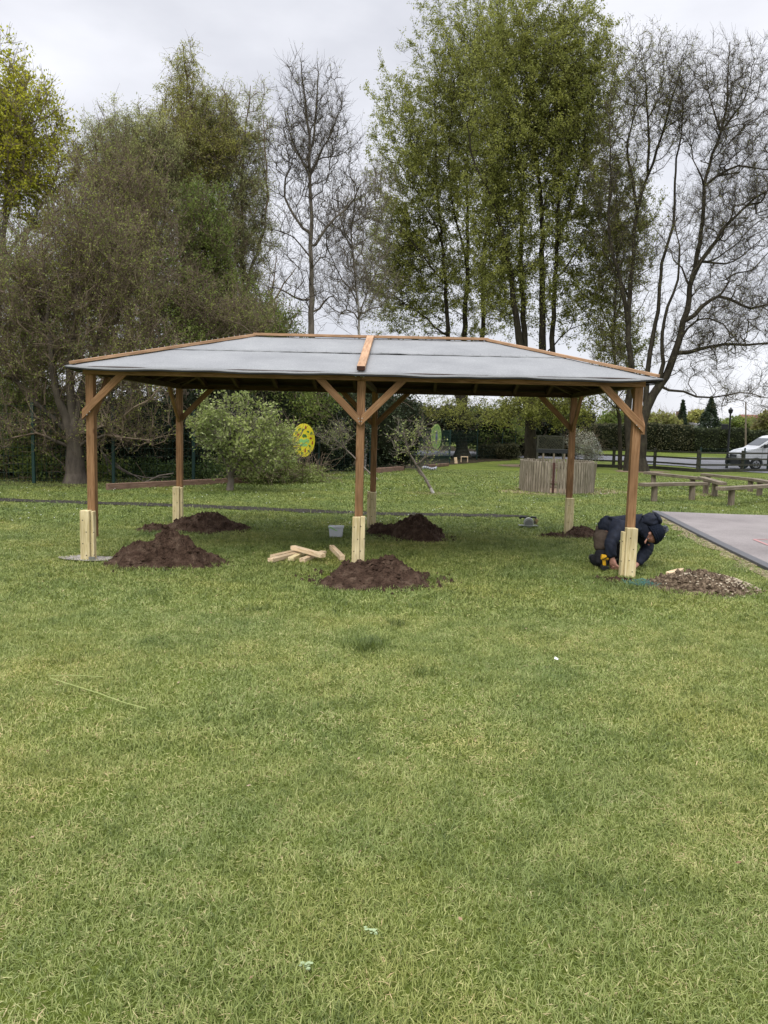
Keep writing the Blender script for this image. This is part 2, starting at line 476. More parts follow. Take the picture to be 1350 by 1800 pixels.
L_BLOSSOM = leaf_mat('white blossom', [(0.25, 0.3, 0.15), (0.6, 0.6, 0.55), (0.8, 0.8, 0.78)], .3)
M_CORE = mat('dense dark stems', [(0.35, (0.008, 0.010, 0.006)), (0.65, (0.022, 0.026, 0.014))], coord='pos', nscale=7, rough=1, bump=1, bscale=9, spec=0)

# ------------------------------------------------------------------ foliage engine
def norm(a): return a / np.maximum(np.linalg.norm(a, axis=-1, keepdims=True), 1e-9)

def frame(T):
    ref = np.where(np.abs(T[:, 2:3]) < 0.8, np.array([[0, 0, 1.0]]), np.array([[1.0, 0.13, 0]]))
    U = norm(np.cross(T, ref)); V = np.cross(T, U)
    return U, V

def tubes(A, B, TA, TB, ra, rb, k):
    """independent k-sided prisms A->B"""
    n = len(A)
    # one frame reference per segment so the two rings never twist
    D = norm(B - A)
    ref = np.where(np.abs(D[:, 2:3]) < 0.8, np.array([[0, 0, 1.0]]), np.array([[1.0, 0.13, 0]]))
    UA = norm(np.cross(TA, ref)); VA = np.cross(TA, UA)
    UB = norm(np.cross(TB, ref)); VB = np.cross(TB, UB)
    V = np.zeros((n, 2 * k, 3))
    for j in range(k):
        a = 2 * math.pi * j / k
        V[:, j] = A + (UA * math.cos(a) + VA * math.sin(a)) * ra[:, None]
        V[:, j + k] = B + (UB * math.cos(a) + VB * math.sin(a)) * rb[:, None]
    base = (np.arange(n) * 2 * k)[:, None]
    F = []
    for j in range(k):
        q = np.array([[j, (j + 1) % k, (j + 1) % k + k, j + k]])
        F.append(base + q)
    return V.reshape(-1, 3), np.concatenate(F)

def leafquads(C, size, rng, up=0.0, asp=0.6, droop=None):
    n = len(C)
    U = rng.normal(size=(n, 3))
    if droop is not None: U = U + np.array([0, 0, -droop])
    U = norm(U)
    W = rng.normal(size=(n, 3)); W[:, 2] += up
    V = norm(np.cross(W, U))
    s = (size * rng.uniform(0.6, 1.35, n))[:, None]
    P0 = C; P2 = C + U * s; P1 = C + U * s * 0.45 + V * s * asp * 0.5; P3 = C + U * s * 0.45 - V * s * asp * 0.5
    V4 = np.stack([P0, P1, P2, P3], 1).reshape(-1, 3)
    F = np.arange(4 * n).reshape(n, 4)
    return V4, F

def in_ellipsoids(ells, n, rng, shell=0.35):
    """ells: (cx,cy,cz, rx,ry,rz, weight) ; points biased outwards"""
    w_ = np.array([e[6] * e[3] * e[5] for e in ells]); w_ = w_ / w_.sum()
    idx = rng.choice(len(ells), n, p=w_)
    E = np.array([e[:6] for e in ells])[idx]
    d = norm(rng.normal(size=(n, 3)))
    # lobed outline with single shoots reaching out of it
    lob = 1 + 0.16 * np.sin(d[:, 0] * 5 + idx * 2.1 + 1) * np.sin(d[:, 2] * 6 + idx) + 0.12 * np.sin(d[:, 0] * 13 + d[:, 2] * 11 + idx)
    r = rng.uniform(0, 1, n) ** shell * lob * (1 + np.abs(rng.normal(0, 0.10, n)) * (rng.uniform(size=n) < 0.35))
    return E[:, :3] + d * E[:, 3:6] * r[:, None]

def grow(mains, tips, rng, seg=0.5, bf=0.25, slope=0.8, upb=0.35, rtip=0.008, expo=2.3, wig=0.08, rmax_side=None):
    pos = []; par = []; rfix = []; tan = []; pl = []; ismain = []
    def addn(p, pa, r, t, m):
        pos.append(np.array(p, float)); par.append(pa); rfix.append(r); tan.append(t); ismain.append(m)
        pl.append(0 if pa < 0 else pl[pa] + np.linalg.norm(pos[-1] - pos[pa]))
        return len(pos) - 1
    for mn in mains:
        pts = [np.array(p, float) for p in mn['pts']]
        r0, r1 = mn['r']
        # smooth resample (Catmull-Rom)
        Q = [pts[0]] ; 
        ext = [2 * pts[0] - pts[1]] + pts + [2 * pts[-1] - pts[-2]]
        for i in range(1, len(ext) - 2):
            L = np.linalg.norm(ext[i + 1] - ext[i]); k = max(2, int(L / seg))
            for j in range(1, k + 1):
                t = j / k
                a, b, c, d = ext[i - 1], ext[i], ext[i + 1], ext[i + 2]
                q = 0.5 * ((2 * b) + (-a + c) * t + (2 * a - 5 * b + 4 * c - d) * t * t + (-a + 3 * b - 3 * c + d) * t ** 3)
                Q.append(q + rng.normal(size=3) * wig * 0.35 * min(1, L))
        n = len(Q)
        if pos and not mn.get('root'):
            arr = np.array(pos); i0 = int(np.argmin(np.linalg.norm(arr - Q[0], axis=1)))
            pa = i0
        else:
            pa = -1
        for j, q in enumerate(Q):
            if j == 0:
                if pa >= 0: continue
            t = norm((Q[min(j + 1, n - 1)] - Q[max(j - 1, 0)])[None])[0]
            r = r0 + (r1 - r0) * (j / max(1, n - 1)) ** 0.85
            pa = addn(q, pa, r, t, True)
    tips = np.array(tips)
    A = np.array(pos)
    dm = np.array([np.min(np.linalg.norm(A - t, axis=1)) for t in tips])
    order = np.argsort(dm + rng.uniform(0, 0.8, len(tips)))
    cap = len(pos) + len(tips) * 14 + 10
    PA = np.zeros((cap, 3)); PA[:len(pos)] = A
    PLn = np.zeros(cap); PLn[:len(pos)] = pl
    n = len(pos)
    PAR = np.full(cap, -1); PAR[:n] = par
    TAN = np.zeros((cap, 3)); TAN[:n] = np.array(tan)
    MAIN = np.zeros(cap, bool); MAIN[:n] = True
    for ti in order:
        T = tips[ti]
        D = T - PA[:n]
        d = np.linalg.norm(D, axis=1)
        hz_ = np.hypot(D[:, 0], D[:, 1])
        cost = d + bf * PLn[:n] * 0.3 + 0.9 * np.maximum(0, slope * hz_ - D[:, 2])
        i = int(np.argmin(cost)); L = d[i]
        if L < 0.12: continue
        dr = D[i] / L
        t0 = TAN[i] * 0.5 + dr + np.array([0, 0, upb * (1 if slope > 0 else 0.3)]) * 0.3
        t0 /= np.linalg.norm(t0)
        ctrl = PA[i] + t0 * L * 0.45
        k = min(12, max(2, int(L / seg)))
        prev = i; p0 = PA[i]
        for j in range(1, k + 1):
            t = j / k
            q = (1 - t) ** 2 * p0 + 2 * t * (1 - t) * ctrl + t * t * T
            if j < k: q = q + rng.normal(size=3) * wig * L / k
            PA[n] = q; PAR[n] = prev; TAN[n] = norm((q - PA[prev])[None])[0]
            PLn[n] = PLn[prev] + np.linalg.norm(q - PA[prev])
            prev = n; n += 1
    PA, PAR, TAN, MAIN = PA[:n], PAR[:n], TAN[:n], MAIN[:n]
    acc = np.zeros(n); child = np.zeros(n, int)
    rad = np.zeros(n)
    for i in range(n - 1, -1, -1):
        v = acc[i] if acc[i] > 0 else rtip ** expo
        rad[i] = v ** (1 / expo)
        p = PAR[i]
        if p >= 0: acc[p] += v
    nm = len(rfix)
    rad[:nm] = np.where(np.array(rfix) > 0, np.array(rfix), rad[:nm])
    # children never thicker than parents
    for i in range(n):
        p = PAR[i]
        if p >= 0 and rad[i] > rad[p] * 0.95: rad[i] = rad[p] * 0.95
    return PA, PAR, TAN, rad, MAIN

TREE_N = [0]
def tree(name, label, base, mains, ells, ntips, bark_m, leaf_m=None, leaf_n=0, leaf_s=0.09, cat='tree', group=None,
         twig_n=2, twig_l=0.45, twig_r=0.005, seed=1, trunk_r=0.035, leaf_up=0.3, asp=0.65, droop=0, twig_m=None,
         slope=0.8, seg=0.5, rtip=0.007, flare=None, clump=0.16, shell=0.4, bf=0.25, minz=None, twigspread=0.75, top_bias=0, wig=.08, expo=2.3, leaf_sel=None):
    rng = np.random.default_rng(seed)
    root = empty(name, base, label, cat, group)
    tips = in_ellipsoids(ells, ntips, rng, shell)
    if minz is not None: tips = tips[tips[:, 2] > minz]
    PA, PAR, TAN, rad, MAIN = grow(mains, tips, rng, seg=seg, slope=slope, rtip=rtip, bf=bf, wig=wig, expo=expo)
    n = len(PA)
    idx = np.where(PAR >= 0)[0]
    p = PAR[idx]
    # continuation: the child with the largest radius continues its parent
    best = {}
    for i in idx:
        q = PAR[i]
        if q not in best or rad[i] > rad[best[q]]: best[q] = i
    cont = np.array([best[PAR[i]] == i for i in idx])
    ra = np.where(cont, rad[p], np.minimum(rad[p], rad[idx] * 1.25))
    TA = np.where(cont[:, None], TAN[p], TAN[idx])
    A = PA[p].copy(); B = PA[idx]
    rb = rad[idx].copy()
    if flare:
        z0 = base[2] if not hasattr(base, 'z') else base.z
        for arr, P_ in ((ra, A), (rb, B)):
            h = np.clip((P_[:, 2] - z0) / flare[0], 0, 1)
            near = np.hypot(P_[:, 0] - base[0], P_[:, 1] - base[1]) < 0.8
            arr *= np.where(near, 1 + flare[1] * (1 - h) ** 2.5, 1)
    big = rb > trunk_r
    V, F = [], []
    for sel, k in ((big & (rb > 0.09), 10), (big & (rb <= 0.09), 6)):
        if sel.any():
            v, f = tubes(A[sel], B[sel], TA[sel], TAN[idx][sel], ra[sel], rb[sel], k)
            F.append(f + sum(len(x) for x in V)); V.append(v)
    if V:
        meshnp('trunk', np.concatenate(V), [np.concatenate(F)], bark_m, root, smooth=True)
    V, F = [], []
    off = 0
    sm = ~big
    v, f = tubes(A[sm], B[sm], TA[sm], TAN[idx][sm], ra[sm], rb[sm], 4); V.append(v); F.append(f); off += len(v)
    # twigs on the thin wood
    thin = idx[rad[idx] < 0.022]
    TW0 = TW1 = TW2 = None
    if twig_n > 0 and len(thin):
        src = np.repeat(thin, twig_n)
        m = len(src)
        fr = rng.uniform(0, 1, (m, 1))
        O = PA[PAR[src]] * fr + PA[src] * (1 - fr)
        D = norm(TAN[src] * 0.7 + rng.normal(size=(m, 3)) * twigspread + np.array([0, 0, 0.25 - droop * 0.8]))
        L = twig_l * rng.uniform(0.4, 1.3, (m, 1))
        M1 = O + D * L * 0.5
        D2 = norm(D + rng.normal(size=(m, 3)) * 0.3 + np.array([0, 0, 0.3 - droop * 1.4]))
        E1 = M1 + D2 * L * 0.5
        rr = np.full(m, twig_r)
        v, f = tubes(O, M1, D, norm(D + D2), rr, rr * 0.8, 3); V.append(v); F.append(f + off); off += len(v)
        v, f = tubes(M1, E1, norm(D + D2), D2, rr * 0.8, rr * 0.4, 3); V.append(v); F.append(f + off); off += len(v)
        TW0, TW1, TW2 = O, M1, E1
    twigV, twigF = np.concatenate(V), np.concatenate(F)
    if leaf_m is None or leaf_n == 0:
        meshnp('crown', twigV, [twigF], twig_m or bark_m, root)
        return root
    o = meshnp('crown', twigV, [twigF], twig_m or bark_m, root)
    m = len(TW1)
    # leaves gather in clumps: weight per twig
    wt = np.abs(rng.normal(size=m)) ** 1.8 + 0.08
    if leaf_sel is not None: wt = wt * leaf_sel(TW1)
    k = rng.choice(m, leaf_n, p=wt / wt.sum())
    fr = rng.uniform(0, 1, (leaf_n, 1))
    C = np.where(fr < 0.5, TW0[k] * (1 - fr * 2) + TW1[k] * fr * 2, TW1[k] * (2 - fr * 2) + TW2[k] * (fr * 2 - 1))
    C = C + rng.normal(size=C.shape) * clump * leaf_s * 6
    if minz is not None: C[:, 2] = np.maximum(C[:, 2], minz + 0.0)
    v, f = leafquads(C, leaf_s, rng, up=leaf_up, asp=asp, droop=droop * 1.5 if droop else None)
    t = np.clip(rng.normal(0.5, 0.22, leaf_n), 0, 1)
    lo = meshnp('foliage', v, [f], leaf_m, root, tint=np.repeat(t, 4))
    return root

def bush_mass(name, label, blobs, leaf_m, leaf_n, leaf_s, seed, cat='bush', core=True, twig_m=None, twigs=0, twig_len=0.6, group=None, shell=0.22, base=None, core_f=0.8, noise_amp=0.25, kind=None, asp=0.65, boxy=False, up=0.2):
    """blobs: list of (cx,cy,cz,rx,ry,rz)"""
    rng = np.random.default_rng(seed)
    b = np.array(blobs, float)
    if base is None: base = (b[:, 0].mean(), b[:, 1].mean(), max(-0.6, float((b[:, 2] - b[:, 5]).min())))
    root = empty(name, base, label, cat, group)
    if kind: root['kind'] = kind
    wt = b[:, 3] * b[:, 5] + b[:, 4] * b[:, 5]; wt /= wt.sum()
    def pts(n, sh, k=1.0):
        i = rng.choice(len(b), n, p=wt)
        d = norm(rng.normal(size=(n, 3)))
        if boxy: d = d / np.max(np.abs(d), axis=1, keepdims=True)
        r = rng.uniform(0, 1, n) ** sh
        q = b[i, :3] + d * b[i, 3:] * (r * k)[:, None]
        # lumpy outline
        ph = np.sin(q[:, 0] * 2.1 + q[:, 2] * 1.3 + seed) * np.sin(q[:, 1] * 1.7 + q[:, 2] * 2.3) + 0.5 * np.sin(q[:, 0] * 5.3 + q[:, 2] * 4.7)
        q += (q - b[i, :3]) * (ph * noise_amp * 0.5)[:, None]
        return q, i, d
    q, i, d = pts(leaf_n, shell)
    g = np.array([gz(x, y) for x, y in q[:, :2][:1]])
    zf = gz(q[:, 0], q[:, 1]) + 0.02
    q = q[q[:, 2] > zf]
    v, f = leafquads(q, leaf_s, rng, up=up, asp=asp)
    t = np.clip(rng.normal(0.5, 0.24, len(q)), 0, 1)
    meshnp('foliage', v, [f], leaf_m, root, tint=np.repeat(t, 4))
    if twigs:
        q, i, d = pts(twigs, 0.5, 0.95)
        D = norm(d * 0.6 + rng.normal(size=q.shape) * 0.6 + np.array([0, 0, 0.3]))
        L = twig_len * rng.uniform(0.5, 1.5, (len(q), 1))
        M1 = q + D * L * .5; D2 = norm(D + rng.normal(size=q.shape) * 0.5); E1 = M1 + D2 * L * .5
        rr = np.full(len(q), 0.009)
        v1, f1 = tubes(q, M1, D, D2, rr, rr * .8, 3); v2, f2 = tubes(M1, E1, D2, D2, rr * .8, rr * .4, 3)
        vv = np.concatenate([v1, v2]); ff = np.concatenate([f1, f2 + len(v1)])
        meshnp('twigs', vv, [ff], twig_m or B_TWIG, root)
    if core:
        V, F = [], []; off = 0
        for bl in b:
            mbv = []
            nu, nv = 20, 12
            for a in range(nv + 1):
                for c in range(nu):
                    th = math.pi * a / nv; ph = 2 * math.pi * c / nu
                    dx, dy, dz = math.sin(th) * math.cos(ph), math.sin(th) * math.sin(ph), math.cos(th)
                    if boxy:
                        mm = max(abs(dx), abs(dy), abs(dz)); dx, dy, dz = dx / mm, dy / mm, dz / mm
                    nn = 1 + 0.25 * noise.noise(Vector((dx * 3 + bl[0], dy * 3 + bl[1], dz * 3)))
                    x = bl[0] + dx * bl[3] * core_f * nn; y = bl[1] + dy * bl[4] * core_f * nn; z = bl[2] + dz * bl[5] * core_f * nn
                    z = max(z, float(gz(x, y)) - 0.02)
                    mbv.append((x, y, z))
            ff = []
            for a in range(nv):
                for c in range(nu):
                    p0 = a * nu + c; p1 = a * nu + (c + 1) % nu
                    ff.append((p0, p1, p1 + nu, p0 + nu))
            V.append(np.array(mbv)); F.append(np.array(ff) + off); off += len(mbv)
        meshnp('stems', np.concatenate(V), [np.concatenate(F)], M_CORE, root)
    return root

# ------------------------------------------------------------------ the ground and what lies flat on it
def lines(a, b, n): return np.linspace(a, b, n)
gx = np.concatenate([[-2500, -1200, -600, -300, -150, -80], lines(-50, 50, 141), [80, 150, 300, 600, 1200, 2500]])
gy = np.concatenate([[-300, -100, -40, -15], lines(-6, 26, 65), lines(26.5, 70, 60), [80, 100, 140, 200, 300, 600, 1200, 3000]])
GX, GY = np.meshgrid(gx, gy)
GV = np.stack([GX, GY, gz(GX, GY)], -1).reshape(-1, 3)
nx = len(gx)
ii = (np.arange(len(gy) - 1)[:, None] * nx + np.arange(nx - 1)[None]).ravel()
GF = np.stack([ii, ii + 1, ii + nx + 1, ii + nx], 1)
def ground_mat():
    m = bpy.data.materials.new('lawn turf'); nt = NT(m)
    o = nt.n('ShaderNodeOutputMaterial'); b = nt.n('ShaderNodeBsdfPrincipled')
    b.inputs['Roughness'].default_value = 0.9; b.inputs['Specular IOR Level'].default_value = 0.1
    v = vec_src(nt, 'pos')
    n1 = nt.n('ShaderNodeTexNoise'); n1.inputs['Scale'].default_value = 0.55; n1.inputs['Detail'].default_value = 6; n1.inputs['Roughness'].default_value = .65
    nt.l(v, n1.inputs['Vector'])
    r1 = ramp(nt, n1.outputs[0], [(0.3, (0.07, 0.105, 0.02)), (0.5, (0.115, 0.165, 0.028)), (0.7, (0.17, 0.215, 0.042))])
    n2 = nt.n('ShaderNodeTexNoise'); n2.inputs['Scale'].default_value = 38; n2.inputs['Detail'].default_value = 6; n2.inputs['Roughness'].default_value = .8
    nt.l(v, n2.inputs['Vector'])
    r2 = ramp(nt, n2.outputs[0], [(0.35, (0.55, 0.5, 0.5)), (0.65, (1.3, 1.15, 1.15))])
    mm = nt.n('ShaderNodeMixRGB', blend_type='MULTIPLY'); mm.inputs[0].default_value = 0.9
    nt.l(r1.outputs[0], mm.inputs[1]); nt.l(r2.outputs[0], mm.inputs[2])
    nt.l(mm.outputs[0], b.inputs['Base Color'])
    bp = nt.n('ShaderNodeBump'); bp.inputs['Strength'].default_value = 0.7; bp.inputs['Distance'].default_value = 0.03
    nt.l(n2.outputs[0], bp.inputs['Height']); nt.l(bp.outputs[0], b.inputs['Normal'])
    nt.l(b.outputs[0], o.inputs[0])
    return m
g = meshnp('ground', GV, [GF], ground_mat(), smooth=True); tag(g, kind='structure')

def sheet(name, quads_pts, m, dz, kind='structure', **kw):
    """rows of points (same length); z follows the ground"""
    rows = [np.array([[p[0], p[1]] for p in r], float) for r in quads_pts]
    nr, nc = len(rows), len(rows[0])
    A = np.stack(rows)
    Z = gz(A[..., 0], A[..., 1]) + dz
    V = np.concatenate([A, Z[..., None]], -1).reshape(-1, 3)
    i = (np.arange(nr - 1)[:, None] * nc + np.arange(nc - 1)[None]).ravel()
    F = np.stack([i, i + 1, i + nc + 1, i + nc], 1)
    o = meshnp(name, V, [F], m)
    tag(o, kw.get('label'), kw.get('cat'), kw.get('group'), kind)
    return o

def blob_sheet(name, c, rx, ry, m, dz, seed, kind='structure', rot=0, amp=.3, **kw):
    rng = np.random.default_rng(seed)
    n = 48
    th = np.arange(n + 1) * 2 * np.pi / n
    ph = rng.uniform(0, 6.28, 8)
    rr = 1 + sum(amp / (k + 1) * np.sin((k + 2) * th + ph[k]) for k in range(8)) * 0.6
    rows = []
    for r in (0.02, 0.3, 0.6, 0.85, 1.0):
        x = np.cos(th) * rr * r * rx; y = np.sin(th) * rr * r * ry
        rows.append(np.stack([c[0] + x * math.cos(rot) - y * math.sin(rot), c[1] + x * math.sin(rot) + y * math.cos(rot)], 1))
    return sheet(name, rows, m, dz, kind, **kw)

# dark gravel strip across the lawn
pa = [at(-60, 877), at(0, 879), at(250, 887), at(450, 895), at(640, 903), at(800, 906), at(930, 908)]
pts = []
for i in range(len(pa) - 1):
    for j in range(14): pts.append(pa[i].lerp(pa[i + 1], j / 14))
pts.append(pa[-1])
pts = [pts[0] + Vector((-8, 0.6, 0)), pts[0] + Vector((-4, 0.3, 0))] + pts
PATH = np.array([[p.x, p.y] for p in pts])
rngp = np.random.default_rng(5)
hw = 0.27 + 0.05 * np.sin(np.arange(len(pts)) * 0.9) + rngp.normal(0, 0.02, len(pts)); hw[-6:] *= np.linspace(0.9, 0.2, 6)
sheet('path', [PATH + np.stack([0 * hw, k * hw], 1) for k in (-1, 0, 1)], M_PATH, 0.012)

# tarmac playground with its rubber edge
TA_ = at(1160, 901.5); TB_ = at(1350, 994)
td = (TB_ - TA_); td.z = 0; td.normalize()
TN = Vector((-td.y, td.x, 0));
if TN.x < 0: TN = -TN
TEND = TA_ + td * 20
yfar = TA_.y
rows = []
for k in range(30):
    t = k / 29
    a = TA_ + td * (20 * t); 
    rows.append([(a.x + (40 - a.x) * (j / 12) ** 1.3, a.y - (0.02 * 40) * (j / 12) * (1 - t)) for j in range(13)])
sheet('tarmac_playground', rows, M_TAR, 0.03)
mb = MB()
for k in range(16):
    a = TA_ + td * (k * 1.2 + 0.004); b = TA_ + td * (k * 1.2 + 1.196)
    mb.beam((a.x - TN.x * .09, a.y - TN.y * .09, float(gz(a.x, a.y)) + 0.003), (b.x - TN.x * .09, b.y - TN.y * .09, float(gz(b.x, b.y)) + 0.003), 0.13, 0.08)
o = mb.build('kerb', flat('dark rubber kerb', (0.10, 0.10, 0.105), 0.7), bevel=0.008); tag(o, kind='structure')
ml = []
for k in range(60):
    a = TA_ + td * (0.4 + k * 0.25) - TN * (0.27 + 0.07 * math.sin(k * 1.7) + 0.05 * math.sin(k * 0.6))
    ww = 0.09 + 0.04 * math.sin(k * 2.3)
    ml.append([(a.x - TN.x * ww, a.y - TN.y * ww), (a.x + TN.x * 0.17, a.y + TN.y * 0.12)])
sheet('gravel_margin', ml, M_STRAW, 0.010)
# red court lines
mred = flat('faded red line paint', (0.42, 0.22, 0.21), 0.8)
l0 = at(1324, 952); l1 = at(1400, 952.5); l2 = at(1350, 962); l3 = at(1400, 982)
def stripe(a, b, wd):
    d = (b - a); d.z = 0; d.normalize(); nn = Vector((-d.y, d.x, 0)) * wd / 2
    n = 8
    return [[(a.lerp(b, k / n) + nn)[:2], (a.lerp(b, k / n) - nn)[:2]] for k in range(n + 1)]
sheet('playground_line', stripe(l0, l1, 0.05), mred, 0.036)
sheet('playground_line', stripe(l0 + Vector((0, -0.03, 0)), l3, 0.05), mred, 0.037)

# road beyond the rail fence
rd_near = [at(x, y) for x, y in ((1015, 808), (1080, 810), (1140, 816.5), (1200, 820), (1290, 829), (1360, 833))]
rd_far = [at(x, y) for x, y in ((1015, 800), (1080, 802), (1140, 803.5), (1200, 804.5), (1290, 806), (1360, 808))]
e0 = rd_near[-1] - rd_near[-2]; rd_near.append(rd_near[-1] + e0.normalized() * 25); rd_far.append(rd_far[-1] + (rd_far[-1] - rd_far[-2]).normalized() * 25)
rd_near.insert(0, rd_near[0] + (rd_near[0] - rd_near[1]).normalized() * 25); rd_far.insert(0, rd_far[0] + (rd_far[0] - rd_far[1]).normalized() * 25)
rows = []
for a, b in zip(rd_near, rd_far): rows.append([a.lerp(b, k / 6)[:2] for k in range(7)])
rows2 = []
for i in range(len(rows) - 1):
    for j in range(10): rows2.append([tuple(np.array(p) * (1 - j / 10) + np.array(q) * j / 10) for p, q in zip(rows[i], rows[i + 1])])
rows2.append([tuple(p) for p in rows[-1]])
sheet('road', rows2, M_ROAD, 0.03)

# bare earth around the pen and by trees
PEN_C = Vector((0, 0, 0)); _p = at(982, 869); PEN_C = Vector((_p.x + 0.13, _p.y + 0.93, 0)); PEN_C.z = float(gz(PEN_C.x, PEN_C.y))
blob_sheet('bare_earth', (PEN_C.x + 0.15, PEN_C.y - 0.05), 1.5, 1.25, M_BARE, 0.012, 3, amp=.35)
_q = at(768, 868); blob_sheet('bare_earth', (_q.x, _q.y), 0.6, 0.4, M_BARE, 0.010, 8)
_q = at(1250, 870); blob_sheet('bare_earth', (_q.x, _q.y), 0.7, 0.5, M_BARE, 0.010, 9)
_q = at(1128, 829); blob_sheet('bare_earth', (_q.x, _q.y), 1.5, 1.6, M_BARE, 0.010, 10)
_q = at(930, 819); blob_sheet('bare_earth', (_q.x, _q.y), 1.6, 1.6, M_BARE, 0.010, 11)
# leaf litter beneath the hedge line
LIT = mat('leaf litter', [(0.35, (0.03, 0.026, 0.017)), (0.6, (0.075, 0.06, 0.04)), (0.75, (0.07, 0.09, 0.035))], coord='pos', nscale=5, rough=1, bump=.8, bscale=25, spec=0)
lf = [at(-300, 850), at(-60, 853), at(60, 856), at(190, 858), at(340, 852), at(440, 842), at(560, 835), at(700, 830), at(780, 818), at(850, 812), at(905, 809)]
rows = []
for i in range(len(lf) - 1):
    for j in range(12):
        a = lf[i].lerp(lf[i + 1], j / 12); a.y += 0.12 * math.sin(i * 7 + j * 1.9)
        rows.append([(a.x - 0.35 * k, a.y + 1.8 * k) for k in range(0, 9)])
sheet('leaf_litter', rows, LIT, 0.015)

# ------------------------------------------------------------------ the timber shelter
GX0, GY0, GYAW = -0.28, 8.69, -0.0304
GW, GD, GH = 3.0, 3.36, 2.07
gaz = empty('timber_shelter', (GX0, GY0, 0), 'open brown timber shelter with grey felt hipped roof standing on six posts in the lawn', 'shelter', rz=GYAW)
def L2W(a, b, z=0):
    return Vector((GX0 + a * math.cos(GYAW) - b * math.sin(GYAW), GY0 + a * math.sin(GYAW) + b * math.cos(GYAW), z))
posts = [(-GW, 0), (0, 0), (GW, 0), (-GW, GD), (0, GD), (GW, GD)]
for k, (a, b) in enumerate(posts):
    mb = MB()
    mb.box((a, b, (GH + (0.26 if k != 2 else 0.2)) / 2), (0.088, 0.088, GH - (0.26 if k != 2 else 0.2)))
    o = mb.build('post', M_BROWN, gaz, local=True, bevel=0.004)
# pale extension timbers bolted round the foot of each post: (post, da, db, wa, wb, z0, z1)
exts = [(0, -0.038, -0.098, 0.105, 0.1, -0.05, 0.57), (0, 0.034, -0.075, 0.034, 0.08, -0.05, 0.56),
        (1, -0.018, -0.093, 0.086, 0.09, -0.05, 0.58), (1, 0.0535, -0.098, 0.05, 0.075, -0.05, 0.59),
        (2, -0.012, -0.102, 0.118, 0.1, -0.05, 0.545), (2, -0.0885, -0.07, 0.034, 0.09, -0.05, 0.50),
        (3, -0.02, -0.098, 0.105, 0.1, -0.05, 0.57), (3, 0.05, -0.08, 0.034, 0.08, -0.05, 0.56),
        (4, 0.012, -0.095, 0.09, 0.09, -0.05, 0.57), (4, -0.0575, -0.09, 0.045, 0.08, -0.05, 0.58),
        (5, -0.005, -0.098, 0.12, 0.1, -0.05, 0.56)]
for k, da, db, wa, wb, z0, z1 in exts:
    a, b = posts[k]
    mb = MB(); mb.box((a + da, b + db, (z0 + z1) / 2), (wa, wb, z1 - z0))
    o = mb.build('post_extension', M_PALE, gaz, local=True, bevel=0.006)
    for q in range(4):
        sc = MB()
        zz = z0 + 0.12 + (z1 - z0 - 0.2) * q / 3.2
        sc.lathe([(0.006, -0.002), (0.006, 0.001)], (a + da + 0.02 * (-1) ** q, b + db - wb / 2 - 0.001, zz), 8, 'y')
        sc.build('screw', M_BLACK, o, local=True)
br = MB(); br.box((-GW + 0.045, -0.16, 0.028), (0.07, 0.012, 0.06))
br.build('metal_shoe', M_STEEL, gaz, local=True)
# perimeter beams
def beam_part(name, p0, p1, wd, ht, m=M_BROWN, bevel=0.003):
    mb = MB(); mb.beam(p0, p1, wd, ht); return mb.build(name, m, gaz, local=True, bevel=bevel)
zb = GH + 0.036
beam_part('beam', (-GW - 0.05, -0.05, zb), (0.0, -0.05, zb), 0.085, 0.072)
beam_part('beam', (0.003, -0.05, zb - 0.002), (GW + 0.05, -0.05, zb - 0.002), 0.085, 0.072)
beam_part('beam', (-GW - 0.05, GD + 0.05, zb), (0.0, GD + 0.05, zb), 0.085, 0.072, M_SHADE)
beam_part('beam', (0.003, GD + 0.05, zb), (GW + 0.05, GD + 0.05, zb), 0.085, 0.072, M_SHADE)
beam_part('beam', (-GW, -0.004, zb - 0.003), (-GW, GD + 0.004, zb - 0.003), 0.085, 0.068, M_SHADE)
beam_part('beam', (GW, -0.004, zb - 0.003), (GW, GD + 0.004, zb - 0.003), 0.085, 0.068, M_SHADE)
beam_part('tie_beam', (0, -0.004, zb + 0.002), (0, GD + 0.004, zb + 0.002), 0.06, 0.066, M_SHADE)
# post tops run up to the beams
for a, b in posts:
    mb = MB(); mb.box((a, b + (0.037 if b == 0 else -0.037) * 0, GH + 0.0), (0.084, 0.084, 0.0501))
# braces
RN = 0.5
def brace_x(a, b, sgn, face, w_=0.075, off=0.04):
    """brace in the x direction from the post at a, rising towards sgn, lapped on the face at b"""
    h = w_ * math.sqrt(2)
    x0 = a - sgn * off; z0 = GH - 0.44 - off * 0
    run = 0.44
    poly = [(x0, z0 - h / 2 - 0.0), (x0, z0 + h / 2), (x0 + sgn * (run - h / 2 + .0), GH - 0.001), (x0 + sgn * (run + h / 2), GH - 0.001)]
    mb = MB(); mb.prism(poly, 'y', face - 0.0225, face + 0.0225)
    o = mb.build('brace', M_BROWN, gaz, local=True, bevel=0.003)
    for q in (0.018, 0.05):
        bt = MB()
        bt.lathe([(0.006, -0.003), (0.006, 0.002)], (a + sgn * (q - 0.03) , face - 0.0235, z0 + q - 0.02), 8, 'y')
        bt.build('bolt', M_STEEL, o, local=True)
brace_x(-GW, 0, 1, -0.068, off=0.07)
brace_x(GW, 0, -1, -0.068, off=0.055)
brace_x(0, 0, 1, -0.068, off=-0.003)
brace_x(0, 0, -1, -0.068, off=-0.003)
for a, s in ((-GW, 1), (GW, -1), (0, 1), (0, -1)):
    brace_x(a, GD, s, GD - 0.0, off=-0.045)
